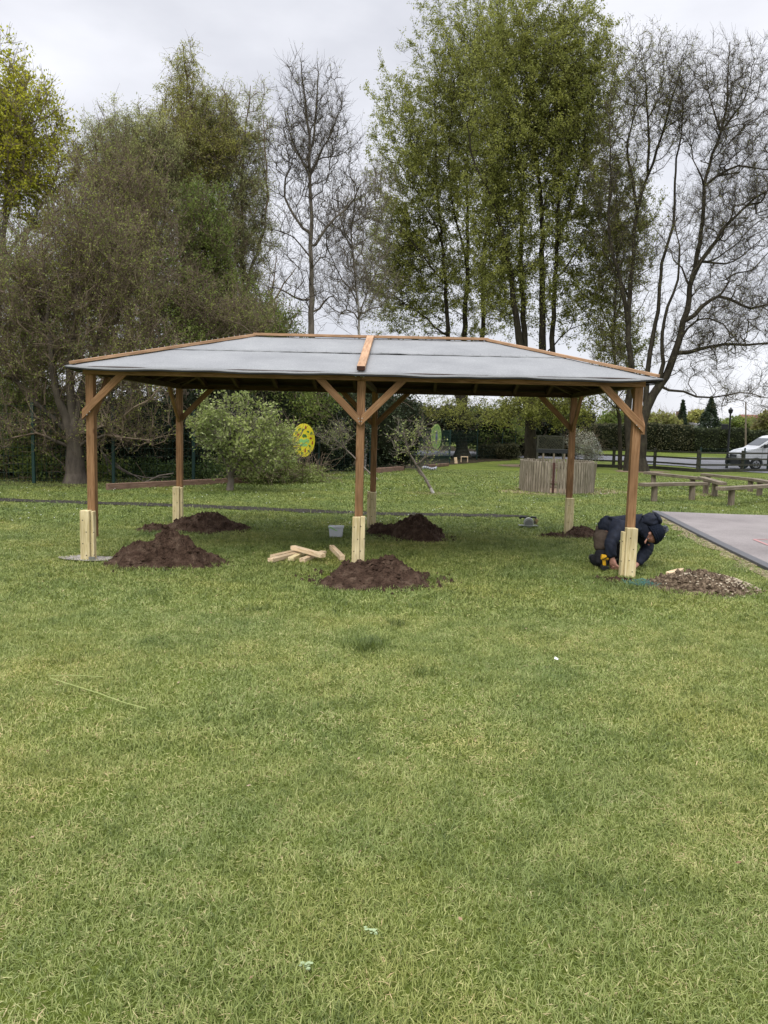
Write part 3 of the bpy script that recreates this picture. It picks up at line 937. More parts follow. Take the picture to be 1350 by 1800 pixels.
def brace_y(a, b, sgn, face, w_=0.07, off=0.04):
    h = w_ * math.sqrt(2); y0 = b - sgn * off; z0 = GH - 0.46; run = 0.46
    poly = [(y0, z0 - h / 2), (y0, z0 + h / 2), (y0 + sgn * (run - h / 2), GH - 0.001), (y0 + sgn * (run + h / 2), GH - 0.001)]
    mb = MB(); mb.prism(poly, 'x', face - 0.022, face + 0.022)
    mb.build('brace', M_BROWN, gaz, local=True, bevel=0.003)
brace_y(-GW, 0, 1, -GW + 0.0, off=-0.045)
brace_y(GW, 0, 1, GW + 0.068, off=0.03)
brace_y(-GW, GD, -1, -GW - 0.0, off=-0.045)
brace_y(GW, GD, -1, GW + 0.0, off=-0.045)
brace_y(0, GD, -1, 0.0, off=-0.045); brace_y(0, 0, 1, 0.0, off=-0.045)
# centre bolts on the front beam
for dx in (-0.06, 0.0, 0.026):
    mb = MB(); mb.lathe([(0.011, -0.006), (0.011, 0.0)], (dx, -0.0935, zb + 0.008), 10, 'y')
    mb.build('bolt', M_STEEL, gaz, local=True)
# roof geometry
OX, OY = 0.165, 0.18
ZE, ZR = GH + 0.088, GH + 0.625
RX = 1.5
E = {'fl': (-GW - OX, -OY), 'fr': (GW + OX, -OY), 'bl': (-GW - OX, GD + OY), 'br': (GW + OX, GD + OY)}
RM = GD / 2
def slope_pt(side, s, t, dz=0.0):
    """side, s along the eave 0..1, t up the slope 0..1"""
    if side == 'front': a0, a1, r0, r1 = E['fl'], E['fr'], (-RX, RM), (RX, RM)
    elif side == 'back': a0, a1, r0, r1 = E['br'], E['bl'], (RX, RM), (-RX, RM)
    elif side == 'left': a0, a1, r0, r1 = E['bl'], E['fl'], (-RX, RM), (-RX, RM)
    else: a0, a1, r0, r1 = E['fr'], E['br'], (RX, RM), (RX, RM)
    ax = a0[0] + (a1[0] - a0[0]) * s; ay = a0[1] + (a1[1] - a0[1]) * s
    bx = r0[0] + (r1[0] - r0[0]) * s; by = r0[1] + (r1[1] - r0[1]) * s
    return Vector((ax + (bx - ax) * t, ay + (by - ay) * t, ZE + (ZR - ZE) * t + dz))
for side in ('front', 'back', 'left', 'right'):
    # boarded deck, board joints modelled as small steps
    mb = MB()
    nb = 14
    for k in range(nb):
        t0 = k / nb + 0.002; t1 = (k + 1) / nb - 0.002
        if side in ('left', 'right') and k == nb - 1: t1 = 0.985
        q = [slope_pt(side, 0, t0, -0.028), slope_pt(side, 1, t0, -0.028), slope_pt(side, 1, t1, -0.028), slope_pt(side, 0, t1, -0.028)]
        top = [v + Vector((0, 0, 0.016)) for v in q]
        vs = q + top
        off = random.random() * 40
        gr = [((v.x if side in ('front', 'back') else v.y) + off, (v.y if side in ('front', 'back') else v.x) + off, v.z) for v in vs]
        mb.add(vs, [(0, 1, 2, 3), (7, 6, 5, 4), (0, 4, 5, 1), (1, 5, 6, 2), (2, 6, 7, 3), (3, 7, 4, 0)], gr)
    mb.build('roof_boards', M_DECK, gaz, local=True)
    # felt
    for lay, (t0, t1, dz) in enumerate(((-0.02, 0.52, 0.0), (0.49, 0.995, 0.006))):
        ns, ntt = 120 if side in ('front', 'back') else 60, 10
        V = []
        for j in range(ntt + 1):
            t = t0 + (t1 - t0) * j / ntt
            for i in range(ns + 1):
                s = i / ns
                v = slope_pt(side, s, max(t, -0.02), dz)
                edge = max(0, 1 - (t - t0) / 0.06) if lay == 0 else 0
                wv = 0.005 * math.sin(s * 23) + 0.003 * math.sin(s * 61 + 2)
                cor = min(s, 1 - s)
                if lay == 0:
                    v.z -= edge * (0.022 + wv - 0.02 * max(0, 1 - cor / 0.04))
                else:
                    v.z += 0.0022 * max(0, 1 - (t - t0) / 0.05) * (1 + math.sin(s * 47) + 0.8 * math.sin(s * 131))
                v.z += 0.006 * noise.noise(Vector((v.x * 1.6, v.y * 5, 3 + lay))) + 0.003 * noise.noise(Vector((v.x * 6, v.y * 9, 7 + lay)))
                V.append(v)
        Fq = []
        for j in range(ntt):
            for i in range(ns):
                p0 = j * (ns + 1) + i
                Fq.append((p0, p0 + 1, p0 + ns + 2, p0 + ns + 1))
        mb = MB(); mb.add(V, Fq)
        o = mb.build('roof_felt', M_FELT, gaz, local=True, solid=0.004, smooth=True, recalc=False)
    # black underside edge strip of the felt
    mb = MB()
    ns = 120
    V = []
    for i in range(ns + 1):
        s = i / ns
        v = slope_pt(side, s, -0.018); wv = 0.005 * math.sin(s * 23) + 0.003 * math.sin(s * 61 + 2)
        cor = min(s, 1 - s)
        zz = v.z - (0.022 + wv - 0.02 * max(0, 1 - cor / 0.04)) - 0.006
        u = slope_pt(side, s, 0.006)
        V += [Vector((v.x, v.y, zz)), Vector((v.x, v.y, zz - 0.012)), Vector((u.x, u.y, zz - 0.014))]
    Fq = []
    for i in range(ns):
        a = i * 3; Fq += [(a, a + 1, a + 4, a + 3), (a + 1, a + 2, a + 5, a + 4), (a + 2, a, a + 3, a + 5)]
    mb.add(V, Fq); mb.build('felt_edge', M_BITUM, gaz, local=True)
for side in ('front',):
    for q in range(36):
        v = slope_pt(side, 0.09 + 0.82 * q / 35 + 0.004 * math.sin(q * 5), 0.505, 0.019)
        mb = MB(); mb.lathe([(0.006, -0.002), (0.006, 0.002)], v, 6); mb.build('clout_nail', M_STEEL, gaz, local=True)
# rafters
def rafter(p0, p1, wd=0.045, ht=0.07):
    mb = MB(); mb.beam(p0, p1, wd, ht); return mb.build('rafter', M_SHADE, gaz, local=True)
def dzv(v, d): return Vector((v.x, v.y, v.z + d))
for x in (-2.6, -2.1, -1.5, -0.9, -0.3, 0.3, 0.9, 1.5, 2.1, 2.6):
    for side, y0 in (('front', -OY), ('back', GD + OY)):
        if abs(x) <= RX: p1 = Vector((x, RM + (0.02 if side == 'back' else -0.02), ZR))
        else:
            k = (GW + OX - abs(x)) / (GW + OX - RX)
            p1 = Vector((x, y0 + (RM - y0) * k, ZE + (ZR - ZE) * k))
        p0 = Vector((x, y0 + (0.12 if side == 'front' else -0.12), ZE + (ZR - ZE) * 0.12 / (RM + OY)))
        rafter(dzv(p0, -0.068), dzv(p1, -0.068))
for y in (0.3, 0.85, 1.4, 1.96, 2.5, 3.05):
    for side, sg in (('left', -1), ('right', 1)):
        k = min(y + OY, GD + OY - y) / (RM + OY)
        p0 = Vector((sg * (GW + OX - 0.12), y, ZE + (ZR - ZE) * 0.12 / (GW + OX - RX)))
        p1 = Vector((sg * (GW + OX - (GW + OX - RX) * k), y, ZE + (ZR - ZE) * k))
        if (p1 - p0).length > 0.15: rafter(dzv(p0, -0.069), dzv(p1, -0.069))
for key, sg in (('fl', -1), ('bl', -1), ('fr', 1), ('br', 1)):
    c0 = Vector((E[key][0], E[key][1], ZE)); c1 = Vector((sg * RX, RM, ZR))
    d = (c1 - c0).normalized()
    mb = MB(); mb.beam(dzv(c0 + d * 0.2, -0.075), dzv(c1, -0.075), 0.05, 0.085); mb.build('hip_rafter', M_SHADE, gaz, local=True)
    mb = MB(); mb.beam(dzv(c0 + d * (0.02), 0.022), dzv(c1 - d * 0.01, 0.026), 0.07, 0.032); mb.build('hip_batten', M_BATTEN, gaz, local=True, bevel=0.003)
    if key in ('fl',):
        for q in range(26):
            nl = MB(); p = c0 + d * (0.25 + q * 0.085); nl.lathe([(0.0035, 0), (0.0035, 0.02)], (p.x, p.y + 0.02, p.z + 0.041), 6)
            nl.build('nail', M_STEEL, gaz, local=True)
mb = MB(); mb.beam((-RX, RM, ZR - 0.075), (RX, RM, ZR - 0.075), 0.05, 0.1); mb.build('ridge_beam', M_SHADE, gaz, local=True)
mb = MB(); mb.beam((-RX - 0.02, RM - 0.01, ZR + 0.03), (RX + 0.02, RM - 0.01, ZR + 0.03), 0.08, 0.032); mb.build('ridge_batten', M_BATTEN, gaz, local=True, bevel=0.003)
for side in ('front', 'back'):
    p0 = slope_pt(side, 0.5, 0.005, 0.032); p1 = slope_pt(side, 0.5, 0.97, 0.036)
    mb = MB(); mb.beam(p0, p1, 0.088, 0.045); mb.build('centre_batten', M_BATTEN, gaz, local=True, bevel=0.003)
    mb = MB(); d = (p0 - p1).normalized(); mb.beam(p0 + d * 0.003, p0 + d * 0.001 + Vector((0, 0, 0)) - d * 0.01, 0.0885, 0.0455); mb.build('batten_end', flat('dark end grain', (0.07, 0.03, 0.02), .8), gaz, local=True)  # end face of the batten, darker than its sides

# ------------------------------------------------------------------ soil heaps
EXCL = []   # (x, y, rx, ry, rot) lawn holes for the grass
def heap(c, rx, ry, h, seed, label, m=M_SOIL, rot=0.0, sharp=1.5, bumps=(), clods=220, amp=0.16, group='heaps of dug earth', cat='soil heap', spread=1.0):
    rng = np.random.default_rng(seed)
    root_c = Vector((c[0], c[1], float(gz(c[0], c[1]))))
    na, nr = 96, 40
    ph = rng.uniform(0, 6.28, 9)
    mb = MB()
    V = []
    for j in range(nr + 1):
        r = j / nr
        for i in range(na):
            th = 2 * math.pi * i / na
            o = 1 + sum(amp / (k + 1) * math.sin((k + 2) * th + ph[k]) for k in range(8))
            x = math.cos(th) * r * o * rx; y = math.sin(th) * r * o * ry
            X = root_c.x + x * math.cos(rot) - y * math.sin(rot); Y = root_c.y + x * math.sin(rot) + y * math.cos(rot)
            prof = max(0, 1 - r ** 1.15) ** sharp if sharp >= 1 else max(0, 1 - r * r) ** 1.0
            z = h * prof
            for bx, by, bh, bs in bumps:
                z += bh * math.exp(-(((X - root_c.x - bx) ** 2 + (Y - root_c.y - by) ** 2) / bs ** 2)) * (1 - r ** 4)
            fade = min(1, (1 - r) * 5)
            nn = noise.fractal(Vector((X * 4, Y * 4, seed)), 0.8, 2.1, 5) * 0.045 + noise.fractal(Vector((X * 15, Y * 15, seed + 9)), 0.8, 2.1, 4) * 0.026
            z += nn * (0.25 + fade * 0.9) * (0.5 + min(1, h * 3.5)) 
            z = max(z, -0.02 + 0.028 * (1 - r)) if r < 1 else -0.02
            V.append((X, Y, float(gz(X, Y)) + z))
    F = []
    for j in range(nr):
        for i in range(na):
            p0 = j * na + i; p1 = j * na + (i + 1) % na
            F.append((p0, p1, p1 + na, p0 + na))
    VA = np.array(V); mb.v = [tuple(v) for v in V]; mb.g = list(mb.v); mb.f = [f[::-1] for f in F]
    # clods
    octa = np.array([(1, 0, 0), (-1, 0, 0), (0, 1, 0), (0, -1, 0), (0, 0, 1), (0, 0, -1), (.6, .6, .6), (-.6, .6, .5), (.6, -.6, -.5)])
    of = [(0, 2, 4), (2, 1, 4), (1, 3, 4), (3, 0, 4), (2, 0, 5), (1, 2, 5), (3, 1, 5), (0, 3, 5)]
    for q in range(int(clods * 2.2)):
        if rng.uniform() < 0.72:
            v = VA[rng.integers(0, len(VA) - na)]
        else:
            th = rng.uniform(0, 6.28); rr = 0.95 + abs(rng.normal(0, 0.16 * spread))
            X = root_c.x + rx * rr * math.cos(th + rot); Y = root_c.y + ry * rr * math.sin(th + rot)
            v = np.array([X, Y, float(gz(X, Y)) + 0.012])
        s = rng.uniform(0.006, 0.02) * (2.0 if rng.uniform() < 0.16 else 1)
        pts_ = octa[:6] * s * rng.uniform(0.6, 1.3, (6, 1)) + v
        mb.add([tuple(p) for p in pts_], of)
    o = mb.build('soil_heap', m)
    me = o.data
    tag(o, label, cat, group)
    EXCL.append((root_c.x, root_c.y, rx * 0.93, ry * 0.93, rot))
    return o
def gpt(px, py): v = at(px, py); return (v.x, v.y)
c = gpt(292, 988); heap(c, 0.60, 0.55, 0.33, 11, 'dark brown soil heap right of the front left post, tallest of the left pair', bumps=((0.1, 0, 0.06, 0.14), (-0.35, -0.2, 0.05, 0.2)), sharp=1.25)
c = gpt(362, 931); heap(c, 0.56, 0.5, 0.16, 12, 'low soil heap beside the rear left post of the shelter', bumps=((0.12, 0, 0.10, 0.16), (-0.2, 0, 0.05, 0.2)), sharp=0.8)
c = gpt(272, 932); heap(c, 0.24, 0.25, 0.08, 13, 'smallest soil heap, at the left of the rear left post', sharp=0.9, clods=80)
c = gpt(662, 1019); heap(c, 0.66, 0.52, 0.15, 14, 'broad flat soil heap in front of the front centre post', bumps=((0.08, 0.05, 0.08, 0.16), (0.28, 0, 0.05, 0.15), (-0.35, 0.1, 0.04, 0.15)), sharp=0.8, clods=320)
c = gpt(733, 944); heap(c, 0.50, 0.45, 0.24, 15, 'conical dark soil heap right of the rear centre post', bumps=((-0.1, 0, 0.03, 0.12),), sharp=0.95)
c = gpt(672, 938); heap(c, 0.30, 0.3, 0.13, 16, 'small rounded soil heap touching the rear centre post', sharp=0.85, clods=110)
c = gpt(1025, 943); heap(c, 0.36, 0.3, 0.13, 17, 'soil heap with turf between the rear right post and the kneeling man', sharp=0.8, clods=140)
c = gpt(982, 944); heap(c, 0.26, 0.18, 0.05, 18, 'scrape of loose soil at the foot of the rear right post', sharp=0.8, clods=80)
c = gpt(1232, 1035); heap(c, 0.47, 0.36, 0.15, 19, 'stony soil heap with pale gravel at the far right beside the playground', m=M_SOILG, bumps=((-0.1, 0, 0.03, 0.2),), sharp=0.8, clods=420, group='heaps of dug earth')
c = gpt(1082, 1020); heap(c, 0.17, 0.13, 0.025, 21, 'flat scrape of bare soil at the foot of the front right post beside the drill', sharp=0.8, clods=60)
c = gpt(160, 984); o = blob_sheet('concrete_footing', c, 0.34, 0.2, M_CONC, 0.022, 22, kind=None, label='sandy grey concrete footing patch round the front left post', cat='footing', amp=.25); EXCL.append((c[0], c[1], .3, .17, 0))
# pale stones on and around the stony heap
rng = np.random.default_rng(3)
mbs = MB()
c = at(1262, 1036)
for q in range(420):
    x = c.x + rng.normal(0.02, 0.2); y = c.y + rng.normal(0, 0.16)
    r_ = math.hypot((x - at(1232, 1035).x) / 0.6, (y - at(1232, 1035).y) / 0.42)
    if r_ > 1.25: continue
    z = float(gz(x, y)) + 0.15 * max(0, 1 - r_ * r_) + 0.012
    s = rng.uniform(0.004, 0.011)
    mbs.box((x, y, z), (s * 2, s * 1.5, s), Matrix.Rotation(rng.uniform(0, 6), 3, 'Z') @ Matrix.Rotation(rng.uniform(-.6, .6), 3, 'X'))
o = mbs.build('gravel_stones', mat('pale gravel', [(0.3, (0.28, 0.22, 0.15)), (0.7, (0.6, 0.52, 0.39))], coord='pos', nscale=20, rough=.9), bevel=0.003)
tag(o, 'pale buff stones strewn over the right end of the stony soil heap', 'gravel', kind='stuff')

# ------------------------------------------------------------------ timber offcuts
def offcut(pa_, pb_, za, zb_, wd, ht, label, m=M_CUT, roll=0.0, point=False):
    a = onz(pa_[0], pa_[1], za); b = onz(pb_[0], pb_[1], zb_)
    up = Vector((math.sin(roll), 0, math.cos(roll)))
    mb = MB()
    if point:
        d = (b - a).normalized(); sd_ = Vector((-d.y, d.x, 0)).normalized(); L = (b - a).length
        poly = [a + sd_ * wd * .3, a + d * .04 + sd_ * wd / 2, b - d * .07 + sd_ * wd / 2, b - sd_ * wd * .0, b - d * .07 - sd_ * wd / 2, a - sd_ * wd / 2]
        vs = [v - Vector((0, 0, ht / 2)) for v in poly] + [v + Vector((0, 0, ht / 2)) for v in poly]
        n = 6
        mb.add(vs, [tuple(range(n))[::-1], tuple(range(n, 2 * n))] + [(i, (i + 1) % n, (i + 1) % n + n, i + n) for i in range(n)])
    else:
        mb.beam(a, b, wd, ht, up)
    o = mb.build('timber_offcut', m, bevel=0.003)
    tag(o, label, 'timber offcut', 'offcuts of pale timber on the grass')
offcut((479, 979), (522, 969), 0.035, 0.035, 0.075, 0.045, 'pale timber offcut at the back left of the crossed pile')
offcut((475, 985), (524, 973), 0.035, 0.035, 0.075, 0.045, 'pale timber offcut at the front left of the crossed pile')
offcut((515, 962), (568, 977), 0.11, 0.09, 0.075, 0.045, 'pale timber offcut lying on top of the crossed pile')
offcut((511, 983), (538, 970), 0.03, 0.035, 0.07, 0.045, 'short greenish timber offcut under the middle of the crossed pile', m=M_PALE)
offcut((531, 985), (569, 971), 0.03, 0.035, 0.075, 0.045, 'pale timber offcut at the right end under the crossed pile')
offcut((583, 962), (602, 981), 0.04, 0.04, 0.06, 0.06, 'lone square timber offcut between the crossed pile and the centre post')
_a = at(1187, 1009)
offcut((1173, 1009), (1202, 1001), 0.10, 0.13, 0.07, 0.035, 'pointed pale timber peg leaning on the stony soil heap', point=True)

# ------------------------------------------------------------------ tub
tp = at(590, 946)
root = empty('plastic_tub', (tp.x, tp.y + 0.09, tp.z), 'small clear plastic tub with bright green label standing on the grass', 'tub')
mb = MB()
def rrect(w_, d_, r_, z, n=5):
    pts_ = []
    for cx, cy, a0 in ((w_ / 2 - r_, d_ / 2 - r_, 0), (-w_ / 2 + r_, d_ / 2 - r_, 90), (-w_ / 2 + r_, -d_ / 2 + r_, 180), (w_ / 2 - r_, -d_ / 2 + r_, 270)):
        for k in range(n):
            a = R(a0 + 90 * k / (n - 1)); pts_.append((cx + r_ * math.cos(a), cy + r_ * math.sin(a), z))
    return pts_
def loft(mb, loops, cap0=True, cap1=True):
    n = len(loops[0]); vs = [v for l in loops for v in l]; fs = []
    for i in range(len(loops) - 1):
        for k in range(n): fs.append((i * n + k, i * n + (k + 1) % n, (i + 1) * n + (k + 1) % n, (i + 1) * n + k))
    if cap0: fs.append(tuple(range(n))[::-1])
    if cap1: fs.append(tuple((len(loops) - 1) * n + k for k in range(n)))
    mb.add(vs, fs)
loft(mb, [rrect(0.175, 0.14, 0.025, 0), rrect(0.20, 0.165, 0.03, 0.13), rrect(0.215, 0.18, 0.03, 0.14), rrect(0.215, 0.18, 0.03, 0.15), rrect(0.195, 0.16, 0.03, 0.15), rrect(0.17, 0.135, 0.025, 0.008)], True, True)
mb.build('body', M_TUB, root, local=True)
mb = MB(); loft(mb, [rrect(0.165, 0.13, 0.02, 0.012), rrect(0.18, 0.145, 0.02, 0.085)]); mb.build('screws_inside', mat('grey screws', [(0.35, (0.1, 0.1, 0.11)), (0.65, (0.45, 0.45, 0.47))], nscale=70, rough=.5), root, local=True)
mb = MB(); loft(mb, [rrect(0.222, 0.187, 0.03, 0.151), rrect(0.222, 0.187, 0.03, 0.159), rrect(0.2, 0.165, 0.03, 0.162)]); mb.build('lid', M_TUB, root, local=True)
mb = MB(); mb.add([(-0.107, -0.096, 0.158), (-0.07, -0.098, 0.158), (0.03, -0.092, 0.103), (-0.0, -0.092, 0.103), (-0.107, -0.0925, 0.158), (-0.07, -0.0925, 0.158), (0.03, -0.0885, 0.103), (-0.0, -0.0885, 0.103)], [(0, 1, 2, 3), (7, 6, 5, 4), (0, 4, 5, 1), (1, 5, 6, 2), (2, 6, 7, 3), (3, 7, 4, 0)]); mb.build('label_band', M_LGRN, root, local=True)

# ------------------------------------------------------------------ circular saw
sp = at(929, 928)
root = empty('circular_saw', (sp.x, sp.y + 0.05, sp.z), 'black and silver cordless circular saw lying on the lawn left of the rear right post', 'power tool')
mb = MB(); mb.box((0.0, 0, 0.035), (0.30, 0.15, 0.006)); mb.beam((-0.15, -0.075, 0.04), (0.15, -0.075, 0.04), 0.006, 0.014); mb.build('base_plate', M_STEEL, root, local=True, bevel=0.002)
mb = MB(); mb.lathe([(0.078, -0.035), (0.082, -0.03), (0.082, -0.012), (0.07, -0.008)], (0.0, -0.02, 0.085), 24, 'y'); mb.build('blade_guard', M_STEEL, root, local=True, smooth=False)
mb = MB(); mb.lathe([(0.066, -0.0375), (0.066, -0.0355)], (0.0, -0.02, 0.062), 28, 'y'); mb.build('blade', M_BLADE, root, local=True)
mb = MB(); mb.lathe([(0.035, -0.01), (0.045, 0.0), (0.045, 0.06), (0.03, 0.08)], (0.0, 0.0, 0.09), 18, 'y'); mb.tube([(-0.02, 0.02, 0.12), (-0.05, 0.02, 0.165), (-0.10, 0.02, 0.17), (-0.14, 0.02, 0.14)], [0.018, 0.02, 0.018, 0.022], 8); mb.build('motor_housing', M_BLACK, root, local=True, smooth=True)
mb = MB(); mb.tube([(0.01, 0.02, 0.13), (0.06, 0.02, 0.17), (0.12, 0.02, 0.165), (0.145, 0.02, 0.12), (0.10, 0.02, 0.075)], [0.016, 0.018, 0.018, 0.018, 0.02], 8); mb.build('handle', M_BLACK, root, local=True, smooth=True)
mb = MB(); mb.box((0.125, 0.0, 0.105), (0.05, 0.085, 0.09), Matrix.Rotation(0.3, 3, 'Y')); mb.build('battery', mat('tan and black plastic', [(0.45, (0.3, 0.22, 0.1)), (0.55, (0.04, 0.04, 0.04))], nscale=18, rough=.5), root, local=True, bevel=0.008)

# plastic netting and turf by the right post
nb_ = at(1130, 1030)
mb = MB(); rng = np.random.default_rng(4)
for k in range(34):
    x = nb_.x + rng.uniform(-0.22, 0.2); y = nb_.y + rng.uniform(-0.13, 0.13)
    pts_ = [(x + 0.05 * j, y + 0.02 * math.sin(j + k), float(gz(x, y)) + 0.035 + 0.02 * math.sin(j * 1.3 + k)) for j in range(5)]
    mb.tube(pts_, 0.0022, 4)
for k in range(24):
    x = nb_.x + rng.uniform(-0.2, 0.2); y = nb_.y - 0.12
    pts_ = [(x + 0.015 * math.sin(j + k), y + 0.055 * j, float(gz(x, y)) + 0.035 + 0.02 * math.sin(j * 1.7 + k)) for j in range(5)]
    mb.tube(pts_, 0.0022, 4)
o = mb.build('plastic_netting', flat('sea green netting', (0.05, 0.16, 0.13), .6)); tag(o, 'torn sea green plastic netting on the grass beside the stony heap', 'netting')
# stalks lying on the grass
def stalk(pts_px, r, label, colr):
    mb = MB(); mb.tube([onz(x, y, 0.035 + 0.006 * (k % 2)) for k, (x, y) in enumerate(pts_px)], r, 5)
    o = mb.build('grass_stalk', colr); tag(o, label, 'stalk', 'cut stalks lying on the lawn')
M_STALK = flat('green yellow stalk', (0.32, 0.36, 0.12), .7)
stalk([(88, 1192), (130, 1205), (175, 1219), (215, 1234), (258, 1246)], 0.003, 'long pale stalk slanting across the mown lawn at the left', M_STALK)
stalk([(85, 1188), (120, 1187), (150, 1188), (182, 1190)], 0.003, 'shorter pale stalk lying level at the top of the long one', M_STALK)
stalk([(1003, 1171), (1016, 1170), (1030, 1171)], 0.003, 'tiny pale stalk lying alone on the right of the lawn', M_STALK)
lp = onz(977, 1158, 0.035)
mb = MB(); mb.add([(lp.x - .012, lp.y, lp.z), (lp.x + .014, lp.y - .012, lp.z - 0.004), (lp.x + .02, lp.y + .012, lp.z), (lp.x - .002, lp.y + .02, lp.z + .01), (lp.x + .004, lp.y + .003, lp.z - .006)], [(0, 1, 4), (1, 2, 4), (2, 3, 4), (3, 0, 4), (0, 3, 2, 1)])
o = mb.build('paper_scrap', flat('white scrap', (0.7, 0.7, 0.7))); tag(o, 'tiny crumpled white scrap on the lawn in front of the right post', 'litter')

# ------------------------------------------------------------------ the kneeling man
def skinned(name, pts, edges, m, parent, sub=2, root_i=0, disp=0.0, extra=None):
    """pts: list of (Vector world, rx, ry)"""
    bm = bmesh.new(); lay = bm.verts.layers.skin.verify()
    pw = parent_world(parent)
    vs = []
    for p, rx, ry in pts:
        v = bm.verts.new(Vector(p) - pw); v[lay].radius = (rx, ry); vs.append(v)
    for a, b in edges: bm.edges.new((vs[a], vs[b]))
    vs[root_i][lay].use_root = True
    me = bpy.data.meshes.new(name); bm.to_mesh(me); bm.free()
    o = bpy.data.objects.new(name, me); COL.objects.link(o)
    md = o.modifiers.new('skin', 'SKIN'); md.use_smooth_shade = True; md.branch_smoothing = 0.6
    md = o.modifiers.new('sub', 'SUBSURF'); md.levels = sub; md.render_levels = sub
    dg = bpy.context.evaluated_depsgraph_get(); ev = o.evaluated_get(dg)
    me2 = bpy.data.meshes.new_from_object(ev)
    o.modifiers.clear(); o.data = me2
    if disp:
        for v in me2.vertices:
            n_ = noise.fractal(Vector(v.co) * 11, 1, 2, 2)
            n_ += 1.1 * abs(math.sin(v.co.x * 22 + v.co.z * 34 + 3.5 * noise.noise(Vector(v.co) * 7))) - .5
            v.co += v.normal * n_ * disp
    me2.materials.clear(); me2.materials.append(m)
    me2.polygons.foreach_set('use_smooth', [True] * len(me2.polygons)); me2.update()
    o.parent = parent
    return o
mp_ = P(1062, 1000, 9.15); mp_.z = float(gz(mp_.x, mp_.y))
man = empty('person', mp_, 'man in navy hooded jacket and bobble hat kneeling bent over behind the front right post', 'person')
K = {}
def kp(n, px, py, Y): K[n] = P(px, py, Y); return K[n]
kp('pelvis', 1062, 941, 9.18); kp('waist', 1076, 926, 9.16); kp('chest', 1098, 912, 9.12); kp('upper', 1118, 922, 9.08)
kp('neck', 1130, 929, 9.05); kp('head', 1144, 941, 9.03)
kp('shR', 1094, 922, 8.98); kp('elR', 1072, 955, 8.86); kp('wrR', 1076, 982, 8.84)
kp('shL', 1124, 930, 9.22); kp('elL', 1140, 962, 9.22); kp('wrL', 1120, 992, 9.05)
kp('hipR', 1057, 946, 9.08); kp('knR', 1060, 988, 9.0); kp('anR', 1042, 992, 9.34)
kp('hipL', 1064, 944, 9.28); kp('knL', 1092, 964, 9.24); kp('anL', 1086, 998, 9.22)
for k_ in ('knR',): K[k_].z = 0.07
K['anR'].z = 0.06; K['anL'].z = 0.06
# hand with fingers closed round the tool
wr = K['wrR']; palm = P(1079, 991, 8.83)
pv = [(K['pelvis'], .08, .08), (K['waist'], .08, .08), (K['chest'] + Vector((0, 0.02, -.03)), .055, .055), (K['upper'] + Vector((0, .02, -.02)), .05, .05), (K['neck'], .045, .045),
      (P(1139, 940, 9.02), .078, .078), (P(1148, 944, 9.02), .088, .09), (P(1158, 940, 9.02), .07, .075),
      (K['shR'] + Vector((0, .03, -.03)), .03, .03), (K['elR'], .035, .035), (K['wrR'], .032, .036), (palm, .046, .026),
      (K['shL'], .035, .035), (K['elL'], .035, .035), (K['wrL'], .028, .03), (P(1112, 1000, 8.98), .036, .02),
      (K['hipR'], .06, .06), (K['knR'], .045, .045), (K['anR'], .03, .03), (K['anR'] + Vector((0.02, 0.14, -0.01)), .035, .03),
      (K['hipL'], .06, .06), (K['knL'], .045, .045), (K['anL'], .03, .03), (K['anL'] + Vector((0.12, -0.03, -0.02)), .035, .03)]
pe = [(0, 1), (1, 2), (2, 3), (3, 4), (4, 5), (5, 6), (6, 7), (3, 8), (8, 9), (9, 10), (10, 11), (3, 12), (12, 13), (13, 14), (14, 15),
      (0, 16), (16, 17), (17, 18), (18, 19), (0, 20), (20, 21), (21, 22), (22, 23)]
# fingers: roots along the palm, bent towards the post
def add_fingers(palm_i, pc, along, across, curl, n0):
    for f, (sp_, ln) in enumerate(((-0.03, .072), (-0.01, .08), (0.01, .076), (0.029, .06))):
        a = pc + across * sp_ + along * 0.02
        b = a + (along * 0.75 + curl * 0.35) * ln * .45
        c_2 = b + (along * 0.3 + curl * 0.8) * ln * .35
        d = c_2 + (curl * 0.9 - along * 0.35) * ln * .28
        i = len(pv)
        pv.extend([(b, .0115, .0115), (c_2, .0105, .0105), (d, .009, .009)])
        pe.extend([(palm_i, i), (i, i + 1), (i + 1, i + 2)])
    a = pc - across * 0.03 - along * 0.02
    i = len(pv)
    pv.extend([(a + (-across * .5 + along * .4 + curl * .3) * .045, .0115, .0115), (a + (-across * .55 + along * 1.2 + curl * .7) * .055, .009, .009)])
    pe.extend([(palm_i, i), (i, i + 1)])
add_fingers(11, palm, Vector((0.45, -0.1, -0.85)).normalized(), Vector((0.75, -0.45, 0.35)).normalized(), Vector((0.75, 0.35, -0.35)).normalized(), 0)
add_fingers(15, P(1112, 1000, 8.98), Vector((-0.5, -0.2, -0.8)).normalized(), Vector((0.6, 0.6, -0.3)).normalized(), Vector((-0.7, -0.3, -0.1)).normalized(), 0)
body = skinned('body', pv, pe, M_SKIN, man)
